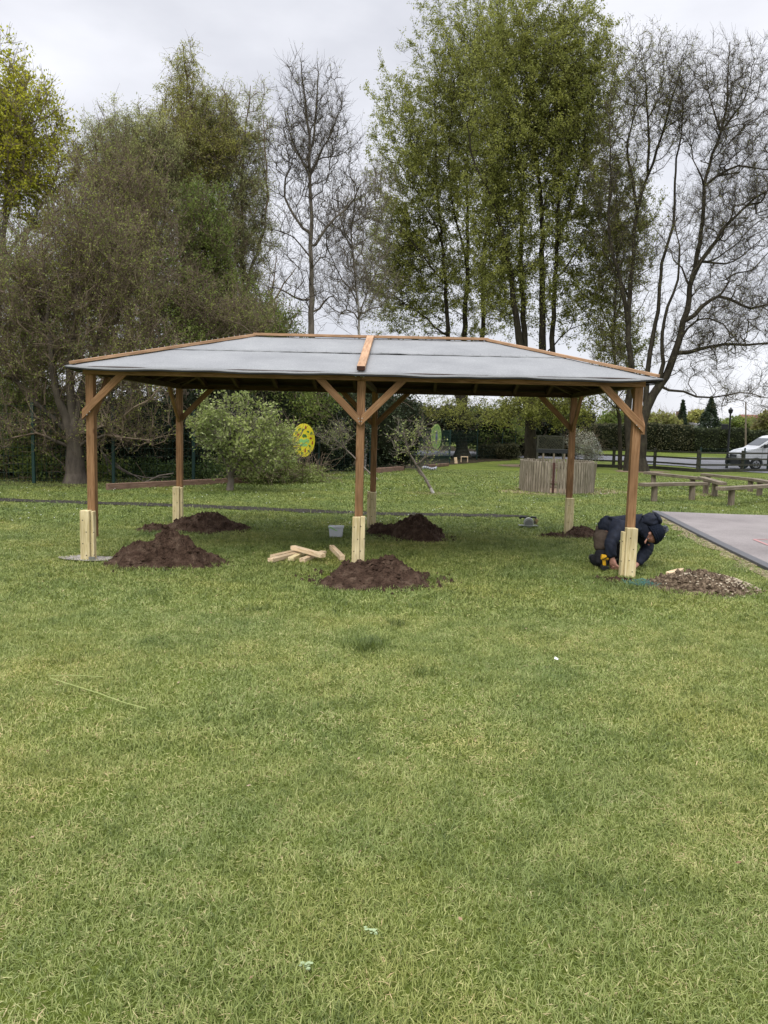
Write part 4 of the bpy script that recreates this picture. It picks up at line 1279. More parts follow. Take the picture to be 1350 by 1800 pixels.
# face details on the downturned head: he looks down and slightly left of the picture
fc = P(1137, 947, 8.98)
hd = P(1143, 943, 9.0)
look = (P(1128, 960, 8.93) - hd).normalized()
mb = MB(); mb.tube([hd + look * 0.072 + Vector((-0.002, -0.012, 0.02)), hd + look * 0.10 + Vector((-0.006, -0.014, 0.004)), hd + look * 0.104 + Vector((-.002, -0.014, -0.012))], [0.007, 0.011, 0.008], 8); mb.build('nose', M_SKIN, body, smooth=True)
for s_y in (-0.045, 0.015):
    mb = MB(); q = hd + look * 0.078 + Vector((0.005, s_y, 0.03)); mb.lathe([(0.001, -.006), (0.008, -0.004), (0.011, 0), (0.008, .004), (0.001, .006)], q, 10, 'y'); mb.build('eye', flat('eye', (0.12, 0.1, 0.09), .3), body, smooth=True)
mb = MB(); q = hd + look * 0.088 + Vector((0.028, -0.014, -0.035)); mb.beam(q + Vector((0, -.022, 0)), q + Vector((0, .022, 0)), 0.008, 0.01); mb.build('mouth', flat('lip', (0.3, 0.12, 0.1), .6), body, bevel=0.003)
mb = MB(); q = P(1143, 938, 8.935); mb.lathe([(0.004, -.006), (0.018, -0.004), (0.022, 0.002), (0.014, .006)], q, 12, 'y'); mb.build('ear', M_SKIN, body, smooth=True)
# stubbly jaw / hair fringe under the hat
hp = [(P(1147, 932, 9.01), .080, .086), (P(1151, 941, 9.01), .088, .092), (P(1146, 935, 9.0), .08, .08)]
# jacket
jv = [(P(1059, 939, 9.18), .10, .12), (P(1067, 925, 9.17), .125, .145), (K['waist'] + Vector((0, 0, 0.0)), .15, .16), (K['chest'], .135, .165), (K['upper'], .12, .15), (K['neck'] + Vector((.01, 0, .0)), .092, .1),
      (K['shR'], .1, .09), (K['elR'].lerp(K['shR'], .45), .086, .08), (K['elR'], .076, .072), (K['wrR'].lerp(K['elR'], .4), .068, .064), (K['wrR'], .056, .054),
      (K['shL'], .1, .095), (K['elL'].lerp(K['shL'], .5), .095, .095), (K['elL'], .085, .085), (K['wrL'].lerp(K['elL'], .4), .068, .068), (K['wrL'], .048, .048)]
je = [(0, 1), (1, 2), (2, 3), (3, 4), (4, 5), (4, 6), (6, 7), (7, 8), (8, 9), (9, 10), (4, 11), (11, 12), (12, 13), (13, 14), (14, 15)]
skinned('jacket', jv, je, M_NAVY, man, sub=3, root_i=3, disp=0.006)
# hood bunched up against the back of the head
def ellipsoid(name, c, ax, rl, r1, r2, m, parent, disp=0.0, dfreq=9, ribs=0, flat_end=None):
    ax = Vector(ax).normalized(); u = ax.cross(Vector((0, 1, 0))).normalized(); v = ax.cross(u).normalized()
    nu, nv = 36, 22
    mb = MB(); V = []
    for a in range(nv + 1):
        th = math.pi * a / nv
        for k in range(nu):
            ph = 2 * math.pi * k / nu
            x = math.cos(th)
            if flat_end is not None: x = max(x, -flat_end) if x < 0 else x
            d = Vector((x, math.sin(th) * math.cos(ph), math.sin(th) * math.sin(ph)))
            q = c + ax * d.x * rl + u * d.y * r1 + v * d.z * r2
            nn = noise.fractal(q * dfreq, 1, 2, 3) * disp + ribs * math.sin(ph * 18) * math.sin(th)
            q = q + (q - c).normalized() * nn
            V.append(q)
    F = [(a * nu + k, a * nu + (k + 1) % nu, (a + 1) * nu + (k + 1) % nu, (a + 1) * nu + k) for a in range(nv) for k in range(nu)]
    mb.add(V, F); return mb.build(name, m, parent, smooth=True)
hood = ellipsoid('hood', P(1143, 914, 9.07), (P(1160, 911, 9.05) - P(1126, 917, 9.1)), .125, .075, .12, M_NAVY, man, .03, 10)
ellipsoid('hood_rim', P(1155, 911, 9.05), (P(1158, 922, 9.05) - P(1152, 902, 9.05)), .075, .04, .11, M_NAVY, hood, .02, 12)
hat_axis = P(1166, 931, 9.01) - P(1138, 944, 9.0)
hat = ellipsoid('hat', P(1151, 936, 9.01), hat_axis, .115, .118, .115, M_KNIT, man, .006, 14, ribs=.0022, flat_end=.45)
mb = MB(); ha = hat_axis.normalized(); hc = P(1151, 937, 9.01) - ha * .045
hu = ha.cross(Vector((0, 1, 0))).normalized(); hv = ha.cross(hu)
ring = [hc + hu * .112 * math.cos(2 * math.pi * k / 28) + hv * .108 * math.sin(2 * math.pi * k / 28) for k in range(29)]
for z_ in (0, .02): mb.tube([q + ha * z_ for q in ring], .014, 6, cap=False)
mb.build('hat_cuff', M_KNIT, hat, smooth=True)
collar = skinned('collar', [(P(1119, 921, 9.08), .08, .1), (P(1130, 928, 9.06), .082, .098), (P(1135, 931, 9.05), .078, .092)], [(0, 1), (1, 2)], M_NAVY, man, sub=3, disp=.004, root_i=1)
mb = MB()
rng = np.random.default_rng(7)
pc_ = P(1168, 930, 8.99)
for q in range(420):
    d = Vector(rng.normal(size=3)).normalized()
    mb.tube([pc_ + d * 0.012, pc_ + d * (0.044 + rng.uniform(-.004, .006))], [0.004, 0.0028], 3)
mb.build('pompom', M_POM, man)
# trousers: brown thigh panels, charcoal below
tv = [(K['pelvis'], .125, .13), (K['hipR'] + Vector((0, -.02, -.01)), .098, .1), (K['hipR'].lerp(K['knR'], .3), .1, .095), (K['hipR'].lerp(K['knR'], .55), .094, .09), (K['hipL'], .095, .1), (K['hipL'].lerp(K['knL'], .75), .09, .085)]
skinned('trousers', tv, [(0, 1), (1, 2), (2, 3), (0, 4), (4, 5)], M_TRB, man, sub=3, disp=0.004)
gv = [(K['hipR'].lerp(K['knR'], .4), .094, .092), (K['hipR'].lerp(K['knR'], .8), .1, .098), (K['knR'], .095, .09), (K['knR'].lerp(K['anR'], .5), .088, .085), (K['anR'], .055, .055)]
o = skinned('trouser_leg', gv, [(0, 1), (1, 2), (2, 3), (3, 4)], M_TRG, man, sub=3, disp=0.004); o['label'] = 'charcoal lower trouser leg with knee pad'
gv = [(K['hipL'].lerp(K['knL'], .5), .084, .08), (K['knL'], .08, .08), (K['knL'].lerp(K['anL'], .5), .07, .07), (K['anL'], .055, .055)]
skinned('trouser_leg', gv, [(0, 1), (1, 2), (2, 3)], M_TRG, man, sub=3, disp=0.004)
for an, off in ((K['anR'], Vector((0.02, 0.14, 0))), (K['anL'], Vector((0.14, -0.03, -.01)))):
    skinned('boot', [(an + off * -.25, .05, .05), (an + off * 0.4, .05, .045), (an + off * 1.1, .042, .036)], [(0, 1), (1, 2)], M_BLACK, man)
# drill
dp = P(1063, 997, 8.86)
drill = empty('cordless_drill', (dp.x, dp.y, 0.0), 'yellow and black cordless drill standing on the soil by the kneeling man\'s hand', 'power tool')
bz = float(gz(dp.x, dp.y))
mb = MB(); mb.box((dp.x - 0.005, dp.y, 0.035), (0.075, 0.11, 0.055), Matrix.Rotation(0.15, 3, 'Y')); mb.build('battery', M_BLACK, drill, bevel=0.008)
mb = MB(); mb.beam((dp.x - 0.002, dp.y, 0.06), (dp.x - 0.012, dp.y, 0.155), 0.045, 0.038, (0, 1, 0)); mb.build('grip', M_YEL, drill, bevel=0.01)
mb = MB(); mb.tube([(dp.x - 0.045, dp.y, 0.16), (dp.x + 0.035, dp.y - 0.0, 0.15)], [0.032, 0.031], 14); mb.build('motor_body', M_YEL, drill, bevel=0.004)
mb = MB(); mb.beam((dp.x + 0.012, dp.y - 0.032, 0.075), (dp.x + 0.006, dp.y - 0.03, 0.13), 0.012, 0.03, (0, 1, 0)); mb.beam((dp.x - 0.035, dp.y - 0.031, 0.135), (dp.x + 0.02, dp.y - 0.031, 0.17), 0.008, 0.012, (0, 1, 0)); mb.build('black_grip_pad', M_BLACK, drill)
mb = MB(); mb.tube([(dp.x + 0.035, dp.y, 0.15), (dp.x + 0.07, dp.y, 0.146), (dp.x + 0.09, dp.y, 0.144)], [0.024, 0.02, 0.011], 12); mb.tube([(dp.x + .09, dp.y, .144), (dp.x + .15, dp.y, .138)], .004, 6); mb.build('chuck', M_BLACK, drill)

# ------------------------------------------------------------------ round palisade pen
pen = empty('palisade_pen', PEN_C, 'round pen of weathered vertical palisade boards on the back lawn', 'pen')
PR, PH = 0.93, 0.80
nb = 76
rng = np.random.default_rng(2)
mb = MB()
for k in range(nb):
    a = 2 * math.pi * k / nb
    if 0.985 < (a % (2 * math.pi)) / (2 * math.pi) or False: continue
    x, y = math.cos(a), math.sin(a)
    ang = math.degrees(a) % 360
    if 250 < ang < 256.5: continue            # narrow dark gap
    lean = 0.0
    hh = PH + rng.normal(0, 0.007)
    if 338 < ang < 358: lean = 0.05
    p0 = Vector((PEN_C.x + x * PR, PEN_C.y + y * PR, PEN_C.z - 0.03)); p1 = Vector((PEN_C.x + x * (PR + lean), PEN_C.y + y * (PR + lean), PEN_C.z + hh))
    mb.beam(p0, p1, 0.034, 0.060 + rng.normal(0, .004), (-y, x, 0))
mb.build('palisade', M_OLDER, pen, bevel=0.006)
mb = MB()
for z in (0.66, 0.18):
    n_ = 48
    loop = [(PEN_C.x + math.cos(2 * math.pi * k / n_) * (PR - 0.032), PEN_C.y + math.sin(2 * math.pi * k / n_) * (PR - 0.032), PEN_C.z + z) for k in range(n_ + 1)]
    for a, b in zip(loop[:-1], loop[1:]): mb.beam(a, b, 0.03, 0.07)
mb.build('inner_rail', M_OLD, pen)
a = R(253); mb = MB(); mb.beam((PEN_C.x + math.cos(a) * (PR - .03), PEN_C.y + math.sin(a) * (PR - .03), PEN_C.z), (PEN_C.x + math.cos(a) * (PR - .03), PEN_C.y + math.sin(a) * (PR - .03), PEN_C.z + .78), 0.06, 0.05, (-math.sin(a), math.cos(a), 0)); mb.build('gate_post', wood('dark red post', (.03, .012, .01), (.06, .025, .02), (.09, .04, .03)), pen)
EXCL.append((PEN_C.x, PEN_C.y, 0.95, 0.95, 0))

# ------------------------------------------------------------------ benches
def bench(p0, p1, legs, label, z=0.43, wd=0.2, leg_w=0.14):
    a = onz(p0[0], p0[1], z) ; b = onz(p1[0], p1[1], z)
    d = (b - a); d.z = 0; d.normalize(); sd_ = Vector((-d.y, d.x, 0))
    if sd_.y < 0: sd_ = -sd_
    a = a + sd_ * wd / 2; b = b + sd_ * wd / 2
    g0 = float(gz(a.x, a.y)); 
    mid = (a + b) / 2
    root = empty('log_bench', (mid.x, mid.y, float(gz(mid.x, mid.y))), label, 'bench', 'low timber benches on the back lawn')
    mb = MB(); mb.beam(a - Vector((0, 0, .035)), b - Vector((0, 0, .035)), wd, 0.075); mb.build('seat', M_OLD, root, bevel=0.008)
    for t in legs:
        q = a.lerp(b, t); zz = float(gz(q.x, q.y))
        mb = MB(); mb.tube([(q.x + .006, q.y, zz - .05), (q.x, q.y, z - 0.073)], [leg_w / 2 * 1.03, leg_w / 2], 12); mb.build('leg', M_OLD, root, smooth=False)
bench((1134, 850), (1245, 848), (0.2, 0.8), 'front left low bench with round legs, nearest behind the front right post')
bench((1273, 857), (1395, 850), (0.16, 0.8), 'front right low bench running out of the picture')
bench((1131, 829), (1235, 840), (0.14, 0.8), 'back left low bench in front of the tree trunk', z=0.40)
bench((1240, 838), (1278, 848), (0.25, 0.68), 'short low bench end on between the two front benches')
bench((1231, 832), (1331, 842), (0.1, 0.85), 'long low bench at the back right near the rail fence', z=0.38)
bench((1331, 841), (1385, 850), (0.25, 0.8), 'low bench at the right picture edge behind the front right bench')

# ------------------------------------------------------------------ post and rail fence
rfp = [at(x, y) for x, y in ((1008, 819), (1078, 822), (1150, 824), (1226, 830), (1304, 829.5))]
rfp.append(rfp[-1] + (rfp[-1] - rfp[-2]).normalized() * 2.4); rfp.append(rfp[-1] + (rfp[-1] - rfp[-2]).normalized() * 2.4)
rf = empty('rail_fence', rfp[2], 'dark post and rail fence between the back lawn and the road', 'fence')
for p in rfp:
    p.z = float(gz(p.x, p.y))
    mb = MB(); mb.box((p.x, p.y, p.z + 0.56), (0.15, 0.12, 1.2)); mb.build('post', M_RAIL, rf, bevel=0.012)
for i in range(len(rfp) - 1):
    a, b = rfp[i], rfp[i + 1]
    for h, ht in ((1.02, 0.09), (0.70, 0.09), (0.38, 0.09), (0.08, 0.17)):
        mb = MB(); mb.beam(Vector((a.x, a.y - 0.08, a.z + h)), Vector((b.x, b.y - 0.08, b.z + h + 0.01 * math.sin(i * 3 + h * 9))), 0.045, ht); mb.build('rail', M_RAIL, rf)

# green weld mesh fence
def mesh_fence(pts_, h, label, group=None, step=0.1, vstep=0.2, name='mesh_fence', every=1):
    root = empty(name, pts_[0], label, 'fence', group)
    for p in pts_:
        mb = MB(); mb.box((p.x, p.y, p.z + h / 2 + 0.02), (0.065, 0.065, h + 0.08)); mb.build('post', M_GREENMETAL, root)
    for i in range(len(pts_) - 1):
        a, b = np.array(pts_[i]), np.array(pts_[i + 1]); L = np.linalg.norm((b - a)[:2])
        n_ = max(2, int(L / step)); t = (np.arange(n_) + .5) / n_
        A = a + (b - a) * t[:, None]; A[:, 1] += 0.045; B = A + np.array([0, 0, h]); A = A + np.array([0, 0, .05])
        m_ = int(h / vstep); H = 0.08 + np.arange(m_ + 1) * (h - .1) / m_
        A2 = a[None] + np.stack([0 * H, 0 * H + .045, H], 1); B2 = b[None] + np.stack([0 * H, 0 * H + .045, H], 1)
        AA = np.concatenate([A, A2]); BB = np.concatenate([B, B2]); D = norm(BB - AA)
        rr = np.full(len(AA), 0.004)
        v, f = tubes(AA, BB, D, D, rr, rr, 3)
        meshnp('wire_panel', v, [f], M_GREENMETAL, root)
mf = [at(-120, 852), at(60, 851), at(200, 850), at(340, 847), at(440, 839), at(560, 832), at(650, 829), at(731, 825), at(790, 814), at(838, 809), at(882, 807), at(905, 806)]
mesh_fence(mf, 1.85, 'tall dark green mesh fence along the back of the lawn')
mf2 = [rfp[3] + Vector((0.2, 0.25, 0)), rfp[4] + Vector((0.2, .25, 0)), rfp[5] + Vector((0, .25, 0))]
mesh_fence(mf2, 1.25, 'fine grey mesh screen behind the rail fence in front of the van', step=0.09)

# signs on the mesh fence
def disc_sign(px, py, pyd, Y, wpx, hpx, m, label, deco):
    c = P(px, py, Y); r_ = hpx / 2 / F_PX * Y * 1.01
    yaw = math.acos(min(1, wpx / hpx)) + math.atan2(c.x, Y) * -1 * -1 * 0
    # turn about the vertical so that the disc reads as a narrow oval
    root = empty('round_sign', (c.x, c.y, c.z - r_), label, 'sign', rz=yaw)
    mb = MB(); n_ = 40
    vs = [(r_ * math.cos(2 * math.pi * k / n_), -0.006, r_ + r_ * math.sin(2 * math.pi * k / n_)) for k in range(n_)] + [(r_ * math.cos(2 * math.pi * k / n_), 0.006, r_ + r_ * math.sin(2 * math.pi * k / n_)) for k in range(n_)]
    mb.add(vs, [tuple(range(n_)), tuple(range(2 * n_ - 1, n_ - 1, -1))] + [(k, k + n_, (k + 1) % n_ + n_, (k + 1) % n_) for k in range(n_)])
    mb.build('board', m, root, local=True)
    deco(root, r_)
    return root
def leafshape(mb, x, z, l, w_, a):
    pts_ = []
    for k in range(10):
        t = 2 * math.pi * k / 10; u = l / 2 * math.cos(t); v = w_ / 2 * math.sin(t) * (1 + .25 * math.cos(3 * t))
        pts_.append((x + u * math.cos(a) - v * math.sin(a), z + u * math.sin(a) + v * math.cos(a)))
    mb.prism(pts_, 'y', -0.010, -0.0065)
def deco1(root, r):
    rng = np.random.default_rng(12)
    for nm, m, sel in (('green_print', M_GRN, 0), ('red_print', M_RED, 1)):
        mb = MB()
        for k in range(16):
            if (k % 3 == 0) != (sel == 1): continue
            a = 2 * math.pi * k / 16 + .2; rr = r * (0.78 if k % 2 else 0.62)
            leafshape(mb, rr * math.cos(a), r + rr * math.sin(a), 0.11, 0.06, rng.uniform(0, 3))
        mb.build(nm, m, root, local=True)
    mb = MB()
    for k in range(6): leafshape(mb, -0.17 + 0.07 * k, r - 0.02 + 0.02 * math.sin(k * 2), 0.09, 0.12, 0.3 * math.sin(k))
    for k in range(5): leafshape(mb, -0.13 + 0.06 * k, r - 0.13, 0.08, 0.08, 0.4)
    mb.build('wording', M_LGRN, root, local=True)
    mb = MB(); leafshape(mb, 0, r + 0.13, 0.16, 0.1, .2); leafshape(mb, .07, r + 0.12, 0.12, 0.08, -.5); mb.build('emblem', M_GRN, root, local=True)
def deco2(root, r):
    mb = MB(); leafshape(mb, 0, r + 0.02, 0.34, 0.2, 1.57); leafshape(mb, 0, r - 0.12, 0.16, 0.26, 0); leafshape(mb, 0, r + 0.16, 0.14, 0.12, .3); mb.build('figure_print', M_PURP, root, local=True)
    mb = MB()
    for k in range(12):
        a = 2 * math.pi * k / 12; leafshape(mb, r * .76 * math.cos(a), r + r * .76 * math.sin(a), 0.12, 0.07, k)
    mb.build('leaf_print', M_GRN, root, local=True)
disc_sign(534, 774, 0, 22.3, 34, 58, M_SIGNY, 'bright yellow round sign with leaf prints on the mesh fence', deco1)
disc_sign(767, 767.5, 0, 28.6, 20, 44, M_SIGNG, 'dull green round sign with grey figure further back on the fence', deco2)

# timber edgings
def edging(p0, p1, wd, ht, label, m=M_EDGE, cat='timber edging', name='timber_edging', lift=0):
    a, b = at(*p0), at(*p1); a.z = float(gz(a.x, a.y)) + ht / 2 + lift; b.z = float(gz(b.x, b.y)) + ht / 2 + lift
    mb = MB(); mb.beam(a, b, wd, ht); o = mb.build(name, m, bevel=0.01); tag(o, label, cat)
edging((188, 862), (436, 849), 0.1, 0.15, 'long red brown timber edging board under the left hedge')
edging((664, 832), (706, 828), 0.2, 0.18, 'short red brown sleeper right of the rear centre post')
edging((748, 822), (786, 819), 0.2, 0.14, 'small sleeper behind the leaning tree')
# box seats by the fence
for (x, y, lab) in ((801, 815, 'small wooden block leaning by the fence'),):
    p = at(x, y); mb = MB(); mb.box((p.x, p.y, p.z + 0.17), (0.16, 0.14, 0.36), Matrix.Rotation(-0.15, 3, 'Y')); o = mb.build('wooden_block', M_CUT, bevel=.01); tag(o, lab, 'wooden block')
p = at(816, 813); root = empty('small_table', p, 'little open wooden table below the mesh fence', 'table')
mb = MB(); mb.box((p.x, p.y, p.z + .34), (0.42, 0.3, 0.035)); mb.build('top', M_CUT, root)
for dx in (-.19, .19):
    mb = MB(); mb.box((p.x + dx, p.y, p.z + .16), (0.03, 0.28, 0.325)); mb.build('leg', M_CUT, root)
p = at(758, 798); p = P(752, 790, 30); p.z = float(gz(p.x, p.y))
mb = MB(); 
for k in range(7):
    mb.tube([p + Vector((k * .08 - .2, 0, .12 + .03 * math.sin(k))), p + Vector((k * .08 - .12, 0.05, .15 + .03 * math.sin(k + 1)))], [0.05, 0.04], 7)
o = mb.build('white_sack', flat('white sacking', (.34, .35, .38))); tag(o, 'crumpled white sack lying behind the mesh fence', 'sack')
# trellis and low bench by the lime trunk
p0 = P(945, 790, 36); p1 = P(990, 790, 36)
gzz = float(gz(p0.x, p0.y))
root = empty('trellis_panel', ((p0.x + p1.x) / 2, 36, gzz), 'dark lattice trellis panel right of the thick lime trunk', 'trellis')
mb = MB(); wdt = p1.x - p0.x; z0, z1 = P(945, 789, 36).z, P(945, 766, 36).z
for a, b in (((p0.x, z0), (p0.x, z1)), ((p1.x, z0), (p1.x, z1)), ((p0.x, z0), (p1.x, z0)), ((p0.x, z1), (p1.x, z1))): mb.beam((a[0], 36, a[1]), (b[0], 36, b[1]), 0.05, 0.05, (0, 1, 0))
mb.beam((p0.x, 36, gzz), (p0.x, 36, z1), .07, .07, (0, 1, 0)); mb.beam((p1.x, 36, gzz), (p1.x, 36, z1), .07, .07, (0, 1, 0)); mb.build('frame', M_RAIL, root)
mb = MB(); hz_ = z1 - z0
for k in range(-6, 14):
    for sgn in (1, -1):
        x0_ = p0.x + k * .12; pts_ = []
        # clip the diagonal to the frame
        for t in np.linspace(0, 1, 30):
            x = x0_ + (t * hz_ if sgn == 1 else (1 - t) * hz_); z = z0 + t * hz_
            if p0.x <= x <= p1.x: pts_.append((x, 36 + .01 * sgn, z))
        if len(pts_) > 2: mb.beam(pts_[0], pts_[-1], 0.02, 0.008, (0, 1, 0))
mb.build('lattice', M_RAIL, root)
p = P(972, 795, 34); gzz = float(gz(p.x, 34)); zt = P(972, 793, 34).z
root = empty('low_table', (p.x, 34, gzz), 'long black low table with pale legs behind the palisade pen', 'table')
mb = MB(); mb.box((p.x, 34, zt), (1.35, 0.5, 0.16)); mb.build('top', M_BLACK, root)
for dx in (-.45, 0, .45):
    mb = MB(); mb.box((p.x + dx, 33.8, (zt - .08 + gzz) / 2), (0.07, 0.07, zt - .08 - gzz)); mb.build('leg', M_OLD, root)

# ------------------------------------------------------------------ van
vb = at(1298, 826.5); VY = vb.y; vz = float(gz(vb.x, VY)) + 0.035
S = VY / F_PX * 1.0
van = empty('parked_van', (vb.x + 2.3, VY + 0.9, vz), 'white panel van parked on the road behind the rail fence', 'van')
def vp(x, z): return (vb.x + x, vz + z)
side = [(0.02, 0.28), (0.0, 0.50), (0.03, 0.78), (0.14, 0.98), (0.42, 1.12), (0.95, 1.25), (1.15, 1.38), (1.75, 1.80), (2.05, 1.95), (2.5, 2.02), (4.7, 2.02), (4.85, 1.9), (4.9, 0.9), (4.9, 0.3)]
def arch(cx, r):
    return [(cx + r * math.cos(a), 0.3 + r * math.sin(a)) for a in [R(t) for t in range(0, 181, 15)]]
poly = side + arch(4.0, 0.38)[0:] + arch(1.0, 0.38)
poly = [vp(*q) for q in poly]
mb = MB(); mb.prism(poly, 'y', VY, VY + 1.75); mb.build('body', M_WHITE, van, bevel=0.05)
for cx in (1.0, 4.0):
    for yy in (VY + 0.02, VY + 1.53):
        wx, wz = vp(cx, 0.33)
        mb = MB(); mb.lathe([(0.20, 0.0), (0.31, 0.0), (0.33, 0.03), (0.33, 0.17), (0.31, 0.2), (0.2, 0.2)], (wx, yy, wz), 28, 'y'); t = mb.build('wheel', M_RUB, van)
        mb = MB(); mb.lathe([(0.205, 0.0), (0.19, 0.012)], (wx, yy - 0.012, wz), 24, 'y')
        mb.build('rim', flat('grey wheel trim', (0.42, 0.43, 0.45), .4, .4), t)
        mb = MB()
        for k in range(5):
            a = 2 * math.pi * k / 5 + .3; mb.beam((wx + .05 * math.cos(a), yy - .014, wz + .05 * math.sin(a)), (wx + .17 * math.cos(a), yy - .014, wz + .17 * math.sin(a)), .05, .006, (0, 1, 0))
        mb.build('rim_slots', M_BLACK, t)
def vpoly(name, pts_, m, y0=-0.006, y1=0.006, par=van):
    mb = MB(); mb.prism([vp(*q) for q in pts_], 'y', VY + y0, VY + y1); return mb.build(name, m, par)
vpoly('bumper', [(-0.03, 0.26), (-0.04, 0.6), (0.0, 0.66), (0.5, 0.62), (0.6, 0.5), (0.62, 0.3), (0.5, 0.24)], M_BLACK, -0.03, 1.78)
for k_ in (0,):
    mb = MB(); mb.prism([vp(*q) for q in [(-0.02, 0.70), (0.0, 0.84), (0.04, 0.84), (0.04, 0.70)]], 'y', VY + 0.45, VY + 1.3); mb.build('grille', M_BLACK, van)
vpoly('headlight', [(0.03, 0.83), (0.12, 1.0), (0.42, 1.07), (0.38, 0.98), (0.2, 0.86)], flat('headlight lens', (.3, .32, .34), .15), -0.02, 0.02)
vpoly('side_window', [(1.32, 1.28), (1.42, 1.40), (1.82, 1.70), (2.05, 1.76), (2.1, 1.28)], M_GLASS, -0.012)
vpoly('quarter_window', [(1.12, 1.29), (1.24, 1.29), (1.33, 1.40)], M_GLASS, -0.011)
vpoly('door_window', [(2.16, 1.28), (2.16, 1.76), (2.62, 1.78), (2.62, 1.28)], M_GLASS, -0.012)
mb = MB(); a_ = vp(1.17, 1.40); b_ = vp(1.76, 1.815)
mb.beam((a_[0] - .006, VY + .88, a_[1]), (b_[0] - .006, VY + .88, b_[1]), 1.5, 0.02); mb.build('windscreen', M_GLASS, van)
for x in (1.28, 2.14, 2.7, 3.7):
    mb = MB(); q0 = vp(x, 0.42); q1 = vp(x, 1.25 if x < 2 else 1.85); mb.beam((q0[0], VY - 0.002, q0[1]), (q1[0], VY - 0.002, q1[1]), 0.012, 0.008, (0, 1, 0)); mb.build('door_seam', M_BLACK, van)
mb = MB(); q0 = vp(0.7, 0.36); mb.beam((vb.x + 1.42, VY - .004, vz + .3), (vb.x + 3.6, VY - .004, vz + .3), .02, .12, (0, 0, 1)); mb.beam((vb.x + 1.42, VY - .006, vz + .62), (vb.x + 3.6, VY - .006, vz + .62), .02, .05); mb.build('side_moulding', M_BLACK, van)
mb = MB(); q = vp(1.36, 1.36); mb.box((q[0], VY - 0.14, q[1]), (0.12, 0.2, 0.22)); mb.build('wing_mirror', M_BLACK, van, bevel=.03)
mb = MB(); q = vp(2.0, 1.0); mb.box((q[0], VY - 0.02, q[1]), (0.16, 0.03, 0.035)); mb.build('door_handle', M_BLACK, van, bevel=.006)

# ------------------------------------------------------------------ lamp post, pole
lb = at(1277, 824); lt_ = P(1277, 722, lb.y)
lamp = empty('lamp_post', lb, 'thin black lamp post with small lantern in front of the long hedge', 'lamp post')
mb = MB(); mb.tube([lb, lb + Vector((0, 0, 1.0)), Vector((lb.x, lb.y, lt_.z))], [0.08, 0.065, 0.045], 10); mb.build('pole', M_BLACK, lamp)
mb = MB(); mb.lathe([(0.03, 0), (0.12, .1), (0.15, .26), (0.06, .34), (0.02, .4)], (lb.x, lb.y, lt_.z - .2), 8); mb.build('lantern', M_BLACK, lamp)
q = P(1273, 750, lb.y); mb = MB(); mb.box((q.x + .03, q.y, q.z), (0.34, 0.2, 0.3)); mb.beam(q + Vector((-.2, 0, .05)), q + Vector((.3, 0, .05)), .05, .05); mb.build('bracket_box', M_BLACK, lamp, bevel=.05)
q = P(1311, 797, 58); q2 = P(1311, 706, 58); q.z = float(gz(q.x, 58))
mb = MB(); mb.tube([q, q2], [.07, .05], 8); o = mb.build('pole', M_OLD); tag(o, 'slim grey pole rising above the hedge to the left of the van', 'pole')

# ------------------------------------------------------------------ houses far behind the hedge
def house(px0, px1, py_eave, py_ridge, Y, wallm, roofm, label, wins=()):
    a = P(px0, py_eave, Y); b = P(px1, py_eave, Y); zr = P((px0 + px1) / 2, py_ridge, Y + 4).z
    root = empty('house', ((a.x + b.x) / 2, Y + 4, 0), label, 'house')
    mb = MB(); mb.box(((a.x + b.x) / 2, Y + 4, a.z / 2 - .1), (b.x - a.x, 8, a.z + .2)); mb.build('wall', wallm, root)
    mb = MB(); mb.prism([(Y - .4, a.z - .1), (Y + 4, zr), (Y + 8.4, a.z - .1), (Y + 8.4, a.z - .3), (Y + 4, zr - .25), (Y - .4, a.z - .3)], 'x', a.x - .4, b.x + .4); rf_ = mb.build('roof', roofm, root)
    mb = MB(); mb.box((a.x + (b.x - a.x) * .7, Y + 4, zr + .4), (.7, .6, 1.4)); mb.build('chimney', M_EDGE, rf_)
    for t in wins:
        x = a.x + (b.x - a.x) * t
        mb = MB(); mb.box((x, Y - .02, a.z - 1.1), (1.2, .1, 1.2)); f_ = mb.build('window', flat('white frame', (.6, .6, .6)), root)
        mb = MB(); mb.box((x, Y - .06, a.z - 1.1), (1.0, .06, 1.0)); mb.build('pane', M_GLASS, f_)
M_SLATE = mat('slate roof', [(.3, (.16, .15, .155)), (.7, (.24, .225, .23))], coord='pos', nscale=2, rough=.9)
M_BRICK = mat('pale brick', [(.3, (.3, .22, .18)), (.7, (.42, .33, .27))], coord='pos', nscale=6, rough=.9)
M_REND = mat('pale render', [(.3, (.5, .52, .56)), (.7, (.62, .64, .68))], coord='pos', nscale=2, rough=.9)
house(1188, 1226, 752, 739, 95, M_BRICK, M_SLATE, 'far brick house with grey slate roof seen over the hedge', (.3, .7))
house(1228, 1243, 744, 740, 90, M_REND, M_SLATE, 'far pale house front between the two dark conifers', (.5,))
house(1326, 1400, 752, 730, 110, M_BRICK, mat('red tile roof', [(.3, (.16, .07, .05)), (.7, (.24, .11, .08))], coord='pos', nscale=3, rough=.9), 'far house with red tiled roof at the right edge above the van', (.3, .6))

